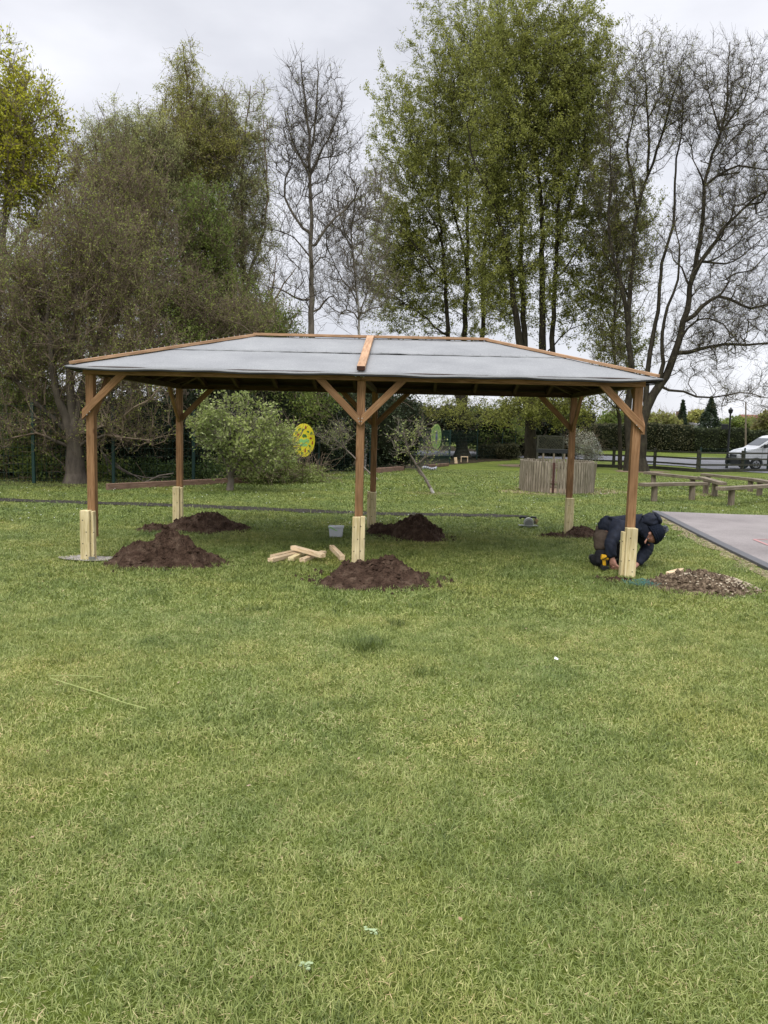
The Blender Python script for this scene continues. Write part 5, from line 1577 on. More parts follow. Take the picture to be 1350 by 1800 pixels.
# ------------------------------------------------------------------ hedges
def hedge(p0, p1, h, depth, leaf_m, n, s, label, seed, name='hedge', zbase=None):
    a, b = Vector(p0), Vector(p1); L = (b - a).length; k = max(1, int(L / 2.0)); bl = []
    for i in range(k):
        q = a.lerp(b, (i + .5) / k); z0 = float(gz(q.x, q.y))
        hh = h * (1 + 0.04 * math.sin(i * 2.3 + seed))
        bl.append((q.x, q.y, z0 + hh / 2, L / k / 2 * 1.08, depth / 2, hh / 2))
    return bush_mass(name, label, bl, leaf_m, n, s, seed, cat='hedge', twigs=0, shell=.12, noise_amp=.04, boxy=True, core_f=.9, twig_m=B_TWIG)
q0 = P(1046, 788, 61); q1 = P(1420, 797, 61)
hedge((q0.x, 62, 0), (P(1215, 790, 61).x, 61.5, 0), 2.15, 1.6, L_HEDGE, 16000, .13, 'brownish clipped hedge across the road between the right post and the lamp post', 5)
hedge((P(1217, 790, 61).x, 61.5, 0), (q1.x + 6, 61, 0), 1.95, 1.6, leaf_mat('mid green hedge leaves', [(0.025, 0.035, 0.014), (0.05, 0.065, 0.024), (0.085, 0.10, 0.04)], .2), 14000, .13, 'long level dark green clipped hedge behind the lamp post and the van', 6)
bush_mass('blossom_bush', 'white blossoming bush left of the clipped hedge', [(P(1034, 770, 44).x, 44, .6, .7, .7, .9), (P(1016, 765, 44).x, 44.4, .9, .6, .6, .8), (P(1046, 775, 44).x, 44.4, .3, .6, .6, .6)], L_BLOSSOM, 3600, .08, 8, shell=.6, core=False, noise_amp=.5, twigs=400)
QY = at(885, 807).y
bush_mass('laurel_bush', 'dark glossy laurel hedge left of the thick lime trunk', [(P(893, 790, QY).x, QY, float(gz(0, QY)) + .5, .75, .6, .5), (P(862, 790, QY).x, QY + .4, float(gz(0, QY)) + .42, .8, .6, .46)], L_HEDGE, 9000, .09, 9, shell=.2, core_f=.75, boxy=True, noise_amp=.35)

# conifers and distant trees
def conifer(px, pyt, Y, wpx, label, seed):
    t = P(px, pyt, Y); z0 = 0; H = t.z; rr = wpx / 2 / F_PX * Y
    rng = np.random.default_rng(seed)
    root = empty('conifer', (t.x, Y, 0), label, 'tree')
    mb = MB(); mb.tube([(t.x, Y, -.1), (t.x, Y, H * .97)], [.18, .03], 8); mb.build('trunk', B_DARK, root)
    n_ = 9000
    u = rng.uniform(0, 1, n_) ** .75; a = rng.uniform(0, 2 * np.pi, n_)
    lay = 0.72 + .28 * ((u * 11) % 1); rad = rr * (1 - (1 - u)) * lay * rng.uniform(.3, 1, n_) ** .4
    lump = 1 + .22 * np.sin(a * 3 + u * 14)
    C = np.stack([t.x + rad * lump * np.cos(a), Y + rad * lump * np.sin(a), H * (1 - u * .97)], 1)
    v, f = leafquads(C, .2, rng, up=.3, asp=.5, droop=.5); meshnp('foliage', v, [f], L_CONIF, root, tint=np.repeat(np.clip(rng.normal(.5, .25, n_), 0, 1), 4))
conifer(1201, 703, 84, 40, 'narrow dark conifer with two points beyond the hedge', 1)
conifer(1251, 697, 86, 74, 'broad dark conifer beyond the hedge, right of the narrow one', 2)
def far_tree(px, py, Y, rx, rz, lm, label, seed, n=5000, s=.3, core=.5):
    c = P(px, py, Y); k = Y / F_PX
    bush_mass('far_tree', label, [(c.x, Y, c.z, rx * k, rx * k * .8, rz * k), (c.x + rx * k * .4, Y + 1, c.z - rz * k * .5, rx * k * .7, rx * k * .7, rz * k * .7), (c.x - rx * k * .3, Y + 1, c.z - rz * k * .6, rx * k * .8, rx * k * .7, rz * k * .7)], lm, n, s, seed, cat='tree', twigs=500, shell=.4, core_f=core, noise_amp=.3, twig_len=1.2, base=(c.x, Y, 0))
far_tree(1155, 741, 75, 42, 16, L_BUD, 'low brownish budding tree over the hedge left of the conifers', 31)
far_tree(1226, 736, 92, 20, 16, L_BIRCH, 'olive green tree between the two conifers', 32)
far_tree(1300, 745, 100, 34, 13, L_BRIGHT, 'pale green tree over the hedge right of the broad conifer', 33)
far_tree(1352, 742, 70, 18, 18, L_BUD, 'reddish bare twiggy tree above the van at the right edge', 34)
far_tree(1085, 742, 72, 34, 20, L_BRIGHT, 'green tree beyond the hedge behind the right tree trunks', 35, core=.4)
hedge((-40, 80, 0), (22, 84, 0), 3.6, 3, L_HEDGE, 22000, .3, 'far dark hedgerow seen through the trees in the middle', 36, name='far_hedgerow')
hedge((P(850, 790, QY + 3).x, QY + 3.2, 0), (P(1012, 790, QY + 3).x, QY + 3, 0), 1.3, 1.4, L_HEDGE, 12000, .09, 'dark low hedge behind the trellis and the thick lime trunk', 37)
# hawthorn blossom glimpsed right of the lime trunk
# dark mass behind the mesh fence
bl = []
rng = np.random.default_rng(8)
bp = [P(x, 800, Y) for x, Y in ((-160, 21.5), (-60, 21.3), (30, 21), (110, 21), (190, 21.3), (260, 21.8), (330, 22.3), (400, 23), (470, 24.2), (540, 26), (600, 27.5), (660, 29.5), (700, 31))]
for k, p in enumerate(bp):
    hh = (2.6, 2.5, 2.6, 2.4, 2.3, 2.4, 2.6, 2.9, 3.1, 3.2, 3.2, 3.2, 3.0)[k]
    bl.append((p.x, p.y, hh * .45, 1.15, .9, hh * .6))
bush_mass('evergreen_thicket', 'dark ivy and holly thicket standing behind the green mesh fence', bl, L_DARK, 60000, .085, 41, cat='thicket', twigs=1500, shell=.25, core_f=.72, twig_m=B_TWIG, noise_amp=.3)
bush_mass('leafy_bush', 'bright green leafy bush above the apple tree under the shelter roof', [(P(470, 720, 24).x, 24.3, 2.4, 1.6, .9, 1.0), (P(530, 735, 25).x, 25.2, 2.3, 1.2, .8, .9), (P(400, 715, 23.5).x, 23.6, 2.6, 1.0, .8, .9)], L_BRIGHT, 14000, .075, 42, shell=.35, core=False, twigs=700)
bush_mass('leafy_bush', 'green leafy undergrowth at the far left picture edge', [(P(20, 760, 19.2).x, 19.6, 1.2, 1.1, .8, 1.3), (P(75, 745, 19.2).x, 19.8, 1.3, .8, .7, 1.2), (P(15, 640, 19.5).x, 20, 2.6, 1.1, .8, 1.1), (P(60, 590, 20).x, 20.6, 3.4, .9, .8, .9), (P(240, 640, 23).x, 23.2, 3.3, 1.1, .8, .8), (P(-60, 760, 19.2).x, 19.6, 1.3, 1.2, .8, 1.5), (P(60, 810, 19).x, 19.3, .4, .9, .5, .5), (P(170, 820, 19.4).x, 19.6, .35, 1.0, .5, .45)], L_BRIGHT, 26000, .06, 43, shell=.6, core=False, twigs=900, noise_amp=.6)
bush_mass('leafy_bush', 'loose green foliage of saplings mixed into the bare twigs at the left', [(P(x, y, 21.6).x, 21.6 + .2 * (k % 3), P(x, y, 21.6).z, rx, .9, rz) for k, (x, y, rx, rz) in enumerate(((110, 560, 1.2, 1.2), (200, 620, 1.1, .9), (280, 520, 1.2, 1.3), (40, 470, 1.2, 1.2), (330, 600, .9, .8), (180, 430, 1.1, 1.0)))], L_BRIGHT, 17000, .06, 46, shell=.7, core=False, twigs=600, noise_amp=.7, base=(-8.6, 21.6, 0))
bush_mass('leafy_bush', 'low green weeds and ivy along the fence foot in the left background', [(P(x, 835, 20).x, 20.6 + .1 * (k % 3), .25, .8, .4, .35) for k, x in enumerate((100, 170, 240, 310, 380, 440))], leaf_mat('weed leaves', [(0.03, 0.05, 0.015), (0.06, 0.095, 0.025), (0.1, 0.15, 0.04)], .3), 9000, .06, 44, shell=.4, core=False)
bush_mass('leafy_bush', 'grey green low bush between the apple tree and the yellow sign', [(P(478, 800, 19.6).x, 20.5, .75, .6, .6, .75), (P(530, 828, 20).x, 21.2, .2, .6, .5, .35), (P(455, 815, 20).x, 20.2, .5, .6, .5, .6)], L_APPLE, 9000, .055, 45, shell=.4, core=False, twigs=500)

# ------------------------------------------------------------------ trees
def E_(px, py, Y, rx, rz, w_=1.0, ry=None):
    k = Y / F_PX; c = P(px, py, Y)
    return (c.x, c.y, c.z, rx * k, (ry if ry else rx) * k, rz * k, w_)
def LB(pts_, r, root=False, Y=None, dy=0.0):
    """limb from picture points (x, y[, extra depth]) in the tree's own distance"""
    q = []
    for k, p in enumerate(pts_):
        e = p[2] if len(p) > 2 else dy * k / max(1, len(pts_) - 1)
        q.append(P(p[0], p[1], Y + e))
    return {'pts': q, 'r': r, 'root': root}
def base_of(px, py):
    b = at(px, py); return b

# apple tree
b = base_of(404, 863); Y = b.y
m = [LB([(404, 863), (406, 845), (403, 828), (402, 800)], (.10, .05), True, Y), LB([(404, 838), (420, 815), (432, 785), (440, 750)], (.05, .02), Y=Y, dy=-.3), LB([(403, 825), (385, 795), (370, 760)], (.045, .02), Y=Y, dy=.3), LB([(402, 805), (405, 760), (410, 720)], (.04, .015), Y=Y)]
tree('apple_tree', 'small bushy apple tree with olive leaves and pale buds behind the left shelter bay', b, m, [E_(425, 755, Y, 88, 58, 1), E_(385, 740, Y, 55, 50, .8), E_(470, 790, Y, 62, 42, .8), E_(405, 800, Y, 55, 40, .5)], 380, B_GREY, L_APPLE, 8500, .07, twig_n=3, twig_l=.28, seed=2, slope=.3, seg=.25, rtip=.005, twig_r=.004, clump=.12)
# leaning bare tree
b = base_of(762, 868); Y = b.y
m = [LB([(762, 868), (752, 848), (739, 827), (727, 808), (718, 794), (714, 778), (711, 762)], (.04, .014), True, Y, dy=.3), LB([(733, 818), (745, 806), (752, 795)], (.025, .012), Y=Y + .1, dy=-.1), LB([(748, 840), (738, 832), (733, 826)], (.03, .015), Y=Y + .1)]
tree('leaning_tree', 'small pale-barked tree leaning left with sparse buds behind the right shelter bay', b, m, [E_(715, 765, Y, 42, 32, 1), E_(755, 790, Y, 32, 25, .6), E_(745, 760, Y, 40, 25, .6), E_(695, 795, Y, 25, 15, .4)], 110, B_PALE, L_APPLE, 650, .045, twig_n=2, twig_l=.25, seed=3, slope=.2, seg=.25, rtip=.005, twig_r=.004, clump=.1, twig_m=B_TWIGG)
b = base_of(664, 844); Y = b.y
m = [LB([(664, 844), (650, 832), (640, 822), (618, 800), (600, 783), (585, 768), (572, 755)], (.035, .014), True, Y, dy=.4), LB([(606, 790), (600, 770), (596, 752)], (.025, .01), Y=Y + .2)]
tree('leaning_sapling', 'thin leaning sapling with few buds between the yellow sign and the centre post', b, m, [E_(585, 765, Y, 36, 24, 1), E_(600, 750, Y, 20, 18, .5)], 110, B_PALE, L_APPLE, 700, .04, twig_n=3, twig_l=.25, seed=4, slope=.2, seg=.25, rtip=.005, twig_r=.0045, clump=.1, twig_m=B_TWIGG)
# fallen branches
mb = MB(); q0 = at(205, 846); 
for pts_ in ([(176, 790), (195, 815), (225, 833), (260, 840), (300, 838)], [(200, 812), (215, 825), (240, 838), (255, 848)], [(255, 848), (280, 836), (305, 832)], [(185, 800), (190, 825), (205, 845)]):
    mb.tube([P(x, y, 19.3 + .1 * k) for k, (x, y) in enumerate(pts_)], [.022, .02, .016, .012, .008][:len(pts_)], 6)
o = mb.build('fallen_branches', B_TWIGG); tag(o, 'bleached fallen branches leaning in the undergrowth right of the front left post', 'branch')
# bare brown hawthorn, left
b = base_of(133, 853); Y = b.y + .4
m = [LB([(133, 853), (132, 810), (130, 775), (128, 750)], (.24, .17), True, Y), LB([(130, 775), (112, 730), (96, 680), (90, 600), (80, 500), (70, 420)], (.13, .02), Y=Y, dy=-.6),
     LB([(128, 755), (140, 700), (158, 640), (180, 560), (195, 470), (200, 400)], (.13, .02), Y=Y, dy=.5), LB([(129, 765), (160, 720), (205, 680), (250, 640), (290, 590)], (.1, .02), Y=Y, dy=.4), LB([(130, 770), (100, 740), (50, 700), (10, 640), (-30, 560)], (.1, .02), Y=Y, dy=.2), LB([(128, 752), (122, 680), (128, 600), (135, 500), (140, 400)], (.12, .02), Y=Y, dy=-.3),
     LB([(131, 790), (100, 775), (60, 762), (20, 770)], (.06, .015), Y=Y, dy=-.5), LB([(131, 785), (165, 770), (210, 768), (260, 775)], (.06, .015), Y=Y, dy=-.4)]
tree('hawthorn_tree', 'big bare grey-brown hawthorn with a short thick trunk behind the front left post', b, m, [E_(60, 540, Y, 95, 160, 1), E_(150, 490, Y, 85, 180, 1), E_(230, 500, Y, 70, 150, .7), E_(10, 600, Y, 80, 130, .6), E_(230, 640, Y, 110, 70, .7), E_(215, 745, Y, 90, 45, .6), E_(60, 750, Y, 80, 60, .5)], 2300, B_MID, L_TWIGBUD, 36000, .042, twig_n=4, twig_l=.45, twig_r=.0048, seed=5, slope=.95, seg=.35, expo=2.05, rtip=.0078, clump=.1, twig_m=B_TWIG, flare=(.5, .35), twigspread=1.0, shell=.6)
b = P(270, 840, 22.5); b.z = 0; Y = 22.5
m = [LB([(275, 842), (270, 760), (262, 680), (250, 560), (240, 450), (230, 380)], (.13, .02), True, Y), LB([(270, 760), (300, 680), (320, 600), (330, 500)], (.09, .02), Y=Y, dy=.4), LB([(268, 740), (230, 660), (190, 560), (170, 440)], (.09, .02), Y=Y, dy=-.4), LB([(300, 690), (370, 640), (430, 600), (470, 570)], (.06, .015), Y=Y)]
tree('hawthorn_tree', 'brown twiggy bare tree rising behind the left end of the shelter roof', b, m, [E_(240, 430, Y, 80, 170, 1), E_(330, 560, Y, 100, 90, .8), E_(165, 400, Y, 70, 150, .8), E_(420, 570, Y, 80, 55, .5)], 1600, B_GREY, L_TWIGBUD, 30000, .045, twig_n=4, twig_l=.55, twig_r=.0055, seed=6, slope=.9, seg=.4, expo=2.1, rtip=.008, clump=.1, twig_m=B_TWIG, twigspread=.9, shell=.6)
# maple far left
b = P(0, 830, 25); b.z = 0; Y = 25
m = [LB([(-20, 840), (-15, 700), (-5, 550), (5, 420), (15, 300), (20, 180)], (.22, .02), True, Y), LB([(-5, 540), (40, 430), (80, 350), (105, 290)], (.09, .02), Y=Y, dy=-.6), LB([(0, 460), (50, 400), (110, 370)], (.06, .015), Y=Y, dy=.5), LB([(-8, 600), (-60, 450), (-90, 330)], (.09, .02), Y=Y), LB([(10, 380), (45, 270), (60, 190)], (.05, .012), Y=Y), LB([(5, 420), (-25, 280), (-40, 160)], (.06, .012), Y=Y, dy=-.5)]
tree('maple_tree', 'tall yellow green maple coming into leaf at the left picture edge', b, m, [E_(30, 270, Y, 98, 120, 1), E_(0, 200, Y, 75, 115, .9), E_(-70, 260, Y, 90, 130, .7), E_(70, 330, Y, 62, 60, .6)], 1500, B_GREY, L_MAPLE, 34000, .085, twig_n=3, twig_l=.5, twig_r=.006, seed=7, slope=.7, seg=.45, clump=.14, leaf_up=.6, twig_m=B_TWIG)
# birch and willow group
b = P(330, 830, 27); b.z = 0; Y = 27
m = [LB([(335, 842), (335, 700), (332, 560), (330, 420), (330, 300), (328, 180), (322, 80)], (.17, .012), True, Y), LB([(333, 500), (365, 380), (380, 280), (385, 190)], (.07, .015), Y=Y, dy=.5), LB([(332, 450), (300, 330), (285, 230)], (.06, .012), Y=Y, dy=-.5), LB([(331, 350), (350, 250), (355, 160)], (.05, .01), Y=Y)]
tree('birch_tree', 'tall olive birch with the highest feathery top left of the bare tree', b, m, [E_(330, 260, Y, 58, 100, 1), E_(365, 250, Y, 62, 85, .9), E_(325, 140, Y, 32, 70, .45), E_(300, 330, Y, 60, 90, .6)], 1500, B_GREY, L_BIRCH, 62000, .055, twig_n=3, twig_l=.5, twig_r=.005, seed=8, slope=.9, seg=.45, clump=.14, droop=.7, twig_m=B_TWIG, asp=.5, shell=.5)
b = P(225, 830, 26); b.z = 0; Y = 26
m = [LB([(235, 842), (230, 700), (225, 560), (222, 430), (225, 320), (230, 240)], (.17, .015), True, Y), LB([(224, 500), (185, 380), (170, 290), (165, 230)], (.08, .015), Y=Y, dy=-.5), LB([(225, 480), (270, 380), (290, 290)], (.08, .015), Y=Y, dy=.6), LB([(225, 430), (250, 330), (260, 250)], (.06, .012), Y=Y)]
tree('willow_tree', 'broad grey green willow between the maple and the tall birch', b, m, [E_(225, 280, Y, 75, 85, 1), E_(270, 280, Y, 70, 80, .9), E_(180, 300, Y, 50, 90, .45), E_(250, 380, Y, 95, 80, .5)], 1500, B_GREY, L_WILLOW, 66000, .06, twig_n=3, twig_l=.5, twig_r=.005, seed=9, slope=.9, seg=.45, clump=.14, droop=.3, twig_m=B_TWIG, asp=.4, shell=.5)
b = P(430, 830, 27.5); b.z = -.1; Y = 27.5
m = [LB([(440, 842), (438, 720), (432, 600), (425, 470), (425, 360), (430, 250), (440, 150)], (.16, .012), True, Y), LB([(428, 520), (460, 420), (470, 320), (462, 200)], (.07, .012), Y=Y, dy=-.4), LB([(427, 470), (395, 380), (390, 290), (400, 180)], (.07, .012), Y=Y, dy=.4), LB([(432, 600), (470, 540), (500, 500), (520, 470)], (.06, .012), Y=Y)]
tree('willow_tree', 'slender grey green willow next to the bare tree, thin at its top', b, m, [E_(425, 330, Y, 52, 110, 1), E_(455, 240, Y, 26, 105, .35), E_(400, 240, Y, 38, 95, .6), E_(440, 430, Y, 50, 90, .6), E_(400, 430, Y, 60, 90, .7)], 1400, B_GREY, L_WILLOW, 50000, .06, twig_n=3, twig_l=.5, twig_r=.005, seed=10, slope=.9, seg=.45, clump=.14, droop=.4, twig_m=B_TWIG, asp=.4, shell=.5)
b = P(375, 830, 24); b.z = 0; Y = 24
m = [LB([(372, 842), (370, 740), (368, 640), (365, 540), (362, 440), (358, 350)], (.1, .012), True, Y), LB([(367, 600), (400, 500), (405, 420)], (.05, .012), Y=Y, dy=.3), LB([(366, 560), (330, 480), (325, 400)], (.05, .012), Y=Y, dy=-.3)]
tree('young_maple', 'bright green young tree in front of the willows above the left half of the roof', b, m, [E_(360, 420, Y, 48, 90, 1), E_(370, 520, Y, 60, 70, .7), E_(400, 580, Y, 90, 50, .6)], 1000, B_GREY, L_BRIGHT, 34000, .06, twig_n=4, twig_l=.4, twig_r=.005, seed=11, slope=.8, seg=.4, clump=.14, twig_m=B_TWIG)
b = P(455, 830, 25.5); b.z = -.05; Y = 25.5
m = [LB([(470, 842), (468, 740), (465, 660), (455, 580), (450, 520)], (.08, .015), True, Y), LB([(465, 660), (500, 590), (530, 540)], (.05, .012), Y=Y)]
tree('young_maple', 'low green leafy tree just over the roof left of the bare tree trunk', b, m, [E_(465, 560, Y, 55, 40, 1), E_(440, 600, Y, 70, 45, .8), E_(520, 590, Y, 35, 25, .3), E_(490, 660, Y, 60, 50, .7)], 700, B_GREY, L_BRIGHT, 20000, .06, twig_n=3, twig_l=.4, twig_r=.005, seed=12, slope=.6, seg=.4, clump=.14, twig_m=B_TWIG)
# tall bare tree
b = P(549, 838, 28); b.z = float(gz(b.x, 28)); Y = 28
m = [LB([(549, 845), (548, 700), (548, 590), (547, 528), (546, 455), (547, 383), (545, 311), (544, 268)], (.21, .075), True, Y), LB([(544, 268), (538, 210), (532, 150), (530, 110)], (.06, .01), Y=Y), LB([(544, 275), (556, 215), (560, 150), (556, 110)], (.055, .01), Y=Y, dy=-.4),
     LB([(546, 300), (578, 240), (600, 180)], (.04, .01), Y=Y), LB([(544, 300), (515, 250), (500, 190)], (.04, .01), Y=Y, dy=.4), LB([(546, 420), (507, 363), (498, 328), (507, 299), (504, 260)], (.06, .015), Y=Y), LB([(550, 440), (560, 420), (590, 383), (622, 349), (632, 325)], (.07, .02), Y=Y),
     LB([(545, 530), (518, 522), (489, 507), (470, 505)], (.045, .01), Y=Y), LB([(546, 452), (515, 415), (480, 405)], (.035, .01), Y=Y, dy=.4), LB([(550, 555), (570, 530), (585, 520), (600, 540)], (.045, .01), Y=Y)]
tree('bare_tree', 'tall slim tree with bare twiggy crown standing alone left of the roof batten', b, m, [E_(545, 215, Y, 72, 105, 1), E_(515, 270, Y, 62, 70, .7), E_(582, 260, Y, 60, 70, .7), E_(550, 380, Y, 95, 100, .5), E_(530, 500, Y, 90, 70, .35)], 1150, B_GREY, L_BUD, 1700, .045, twig_n=3, twig_l=.5, twig_r=.0045, seed=13, slope=.8, seg=.4, rtip=.006, clump=.1, twig_m=B_MID, shell=.55)
b = P(634, 838, 29); b.z = float(gz(b.x, 29)); Y = 29
m = [LB([(642, 845), (640, 700), (632, 585), (622, 470), (618, 412), (622, 360), (624, 320)], (.10, .012), True, Y), LB([(620, 440), (600, 390), (590, 340)], (.03, .01), Y=Y), LB([(630, 560), (660, 480), (690, 430)], (.03, .01), Y=Y, dy=.3), LB([(628, 530), (590, 470), (575, 430)], (.03, .01), Y=Y)]
tree('birch_tree', 'thin white-stemmed birch with sparse twigs right of the tall bare tree', b, m, [E_(622, 390, Y, 68, 95, 1), E_(625, 500, Y, 80, 75, .8), E_(660, 330, Y, 45, 65, .4)], 950, B_PALE, L_BUD, 1800, .045, twig_n=3, twig_l=.5, twig_r=.0045, seed=14, slope=.7, seg=.4, rtip=.006, clump=.1, twig_m=B_TWIGG, shell=.55)
# limes
b = base_of(812, 806); Y = b.y
m = [LB([(812, 806), (812, 770), (813, 730), (814, 690)], (.40, .34), True, Y), LB([(812, 730), (795, 650), (788, 589), (779, 444), (768, 333), (766, 237), (764, 150)], (.20, .02), Y=Y, dy=-1.5), LB([(814, 690), (816, 589), (822, 444), (822, 260), (835, 167), (842, 70), (845, 10)], (.22, .02), Y=Y, dy=.6), LB([(814, 700), (835, 640), (848, 589), (851, 444), (861, 370), (868, 260), (872, 150), (880, 40)], (.20, .02), Y=Y, dy=1.5),
     LB([(790, 600), (750, 560), (694, 522), (650, 510)], (.08, .02), Y=Y - 1.3), LB([(784, 500), (735, 440), (690, 390)], (.07, .02), Y=Y - 1.4, dy=-.8), LB([(778, 420), (730, 330), (690, 270)], (.06, .02), Y=Y - 1.4), LB([(820, 460), (795, 350), (790, 250), (800, 150)], (.08, .02), Y=Y, dy=-2), LB([(768, 330), (725, 240), (705, 170)], (.05, .015), Y=Y - 1.5)]
tree('lime_tree', 'large leafy lime with several dark stems, left one of the two green giants', b, m, [E_(810, 250, Y, 122, 230, 1), E_(745, 270, Y, 105, 160, 1.2), E_(835, 110, Y, 95, 125, .9), E_(715, 430, Y, 90, 120, .95), E_(800, 480, Y, 95, 105, .6), E_(735, 540, Y, 90, 65, .7), E_(790, 722, Y - 2, 85, 26, .9), E_(700, 470, Y, 70, 110, 1.0), E_(860, 520, Y, 70, 90, .6)], 5200, B_DARK, L_LIME, 190000, .10, twig_n=2, twig_l=.65, twig_r=.007, seed=15, slope=.12, seg=.6, clump=.12, shell=.55, leaf_up=.9, flare=(.7, .6))
b = base_of(932, 820); Y = b.y
m = [LB([(932, 820), (932, 790), (932, 760), (932, 730)], (.37, .34), True, Y), LB([(931, 735), (920, 650), (912, 593), (894, 463), (872, 370), (835, 289), (820, 220)], (.26, .03), Y=Y, dy=-1), LB([(931, 720), (922, 600), (916, 444), (916, 352), (903, 240), (894, 148), (890, 50)], (.22, .02), Y=Y, dy=1.5), LB([(932, 730), (950, 650), (953, 607), (953, 463), (950, 333), (935, 240), (924, 150), (930, 30)], (.28, .02), Y=Y, dy=.5),
     LB([(934, 740), (965, 660), (972, 593), (979, 407), (985, 315), (990, 185), (994, 60)], (.20, .02), Y=Y, dy=-1.2), LB([(978, 430), (1010, 330), (1030, 240), (1045, 150)], (.08, .02), Y=Y - 1), LB([(976, 500), (1020, 430), (1055, 370)], (.06, .02), Y=Y - 1, dy=-1), LB([(950, 380), (975, 290), (965, 200)], (.07, .02), Y=Y), LB([(945, 640), (1000, 580), (1050, 560)], (.06, .015), Y=Y, dy=-1), LB([(918, 640), (880, 660), (850, 700)], (.05, .012), Y=Y - 1, dy=-1), LB([(945, 690), (985, 690), (1020, 720)], (.05, .012), Y=Y - .5, dy=-1)]
tree('lime_tree', 'massive leafy lime behind the palisade pen, right one of the two green giants', b, m, [E_(950, 230, Y, 122, 235, 1), E_(1005, 150, Y, 85, 150, 1.0), E_(925, 90, Y, 100, 120, .8), E_(1025, 420, Y, 70, 140, .65), E_(930, 470, Y, 105, 120, .65), E_(885, 728, Y - 2, 50, 32, 1.0), E_(1005, 722, Y - 2, 48, 42, 1.0), E_(950, 715, Y - 2, 85, 36, 1.2), E_(878, 330, Y, 62, 240, 1.1), E_(1040, 520, Y, 60, 90, .6), E_(1010, 230, Y, 85, 170, .8)], 5600, B_DARK, L_LIME, 210000, .10, twig_n=2, twig_l=.65, twig_r=.007, seed=16, slope=.12, seg=.6, clump=.12, shell=.55, leaf_up=.9, flare=(.7, .7))
b = base_of(1103, 828); Y = b.y
m = [LB([(1106, 828), (1106, 770), (1104, 720), (1110, 660), (1105, 600)], (.24, .2), True, Y), LB([(1105, 600), (1105, 545), (1111, 467), (1120, 370), (1132, 331), (1156, 264), (1171, 210), (1190, 150), (1200, 100)], (.22, .02), Y=Y, dy=1), LB([(1105, 560), (1090, 490), (1070, 408), (1074, 311), (1070, 233), (1075, 150)], (.12, .015), Y=Y, dy=-.8),
     LB([(1120, 375), (1108, 300), (1103, 253), (1113, 200), (1117, 140)], (.1, .015), Y=Y), LB([(1140, 310), (1140, 230), (1135, 150), (1125, 80)], (.08, .015), Y=Y, dy=.5), LB([(1107, 520), (1060, 440), (1020, 400)], (.06, .015), Y=Y, dy=-.8)]
tree('lime_tree', 'tall lime with leafy stems and brown budding top beside the right post', b, m, [E_(1120, 160, Y, 66, 110, 1), E_(1175, 180, Y, 52, 100, .8), E_(1085, 300, Y, 60, 130, .8), E_(1110, 450, Y, 75, 120, .6), E_(1080, 620, Y, 45, 70, .4)], 1900, B_DARK, L_BUD, 18000, .06, twig_n=2, twig_l=.6, twig_r=.006, seed=17, expo=2.1, slope=.7, seg=.55, clump=.12, shell=.55, twig_m=B_MID, flare=(.5, .3))
# leafy shoots of that tree
TB = P(1085, 480, Y)
b2 = base_of(1096, 827); Y2 = b2.y + 1.2
m = [LB([(1090, 826), (1088, 740), (1080, 640), (1082, 500), (1085, 380), (1080, 280)], (.12, .015), True, Y2), LB([(1083, 560), (1110, 460), (1130, 380)], (.05, .012), Y=Y2), LB([(1083, 600), (1050, 520), (1040, 450)], (.05, .012), Y=Y2), LB([(1085, 700), (1120, 660), (1150, 640)], (.04, .012), Y=Y2, dy=-1), LB([(1086, 720), (1050, 690), (1020, 690)], (.04, .012), Y=Y2, dy=-1)]
tree('lime_tree', 'thin young leafy lime growing between the thick lime and the right post', b2, m, [E_(1085, 420, Y2, 55, 150, 1), E_(1085, 600, Y2, 65, 80, .7), E_(1070, 700, Y2, 60, 40, .3), E_(1130, 400, Y2, 35, 110, .3)], 1000, B_DARK, L_LIME, 42000, .085, twig_n=2, twig_l=.5, twig_r=.006, seed=18, slope=.6, seg=.55, clump=.12, shell=.6, leaf_up=.8)
b = base_of(1127, 829); Y = b.y
m = [LB([(1127, 829), (1126, 780), (1130, 740), (1148, 695)], (.29, .24), True, Y), LB([(1135, 725), (1140, 638), (1156, 545), (1167, 447), (1183, 397), (1187, 303), (1198, 233), (1198, 136)], (.15, .018), Y=Y, dy=1), LB([(1146, 700), (1165, 640), (1167, 564), (1191, 494), (1191, 416), (1178, 380)], (.13, .02), Y=Y, dy=-.6),
     LB([(1148, 695), (1187, 622), (1214, 506), (1233, 408), (1241, 311), (1268, 233), (1280, 156), (1282, 75)], (.24, .02), Y=Y, dy=.5), LB([(1241, 320), (1296, 292), (1350, 300), (1400, 290)], (.08, .02), Y=Y, dy=-.5), LB([(1220, 480), (1272, 404), (1311, 362), (1350, 334), (1400, 300)], (.12, .03), Y=Y, dy=-.8), LB([(1204, 570), (1264, 521), (1319, 545), (1350, 533), (1400, 540)], (.12, .03), Y=Y, dy=-1), LB([(1187, 625), (1230, 612), (1272, 607), (1350, 603), (1420, 590)], (.11, .03), Y=Y, dy=.5),
     LB([(1160, 680), (1200, 690), (1250, 700), (1300, 690), (1360, 702)], (.08, .015), Y=Y, dy=-1), LB([(1268, 235), (1245, 160), (1240, 110)], (.06, .012), Y=Y), LB([(1270, 230), (1310, 170), (1325, 110)], (.06, .012), Y=Y, dy=.5), LB([(1190, 600), (1225, 560), (1270, 570), (1310, 620)], (.07, .015), Y=Y, dy=-1), LB([(1240, 330), (1215, 260), (1212, 190)], (.05, .012), Y=Y), LB([(1214, 506), (1180, 440), (1150, 400)], (.06, .015), Y=Y, dy=.8), LB([(1225, 460), (1290, 460), (1350, 410)], (.07, .015), Y=Y, dy=1)]
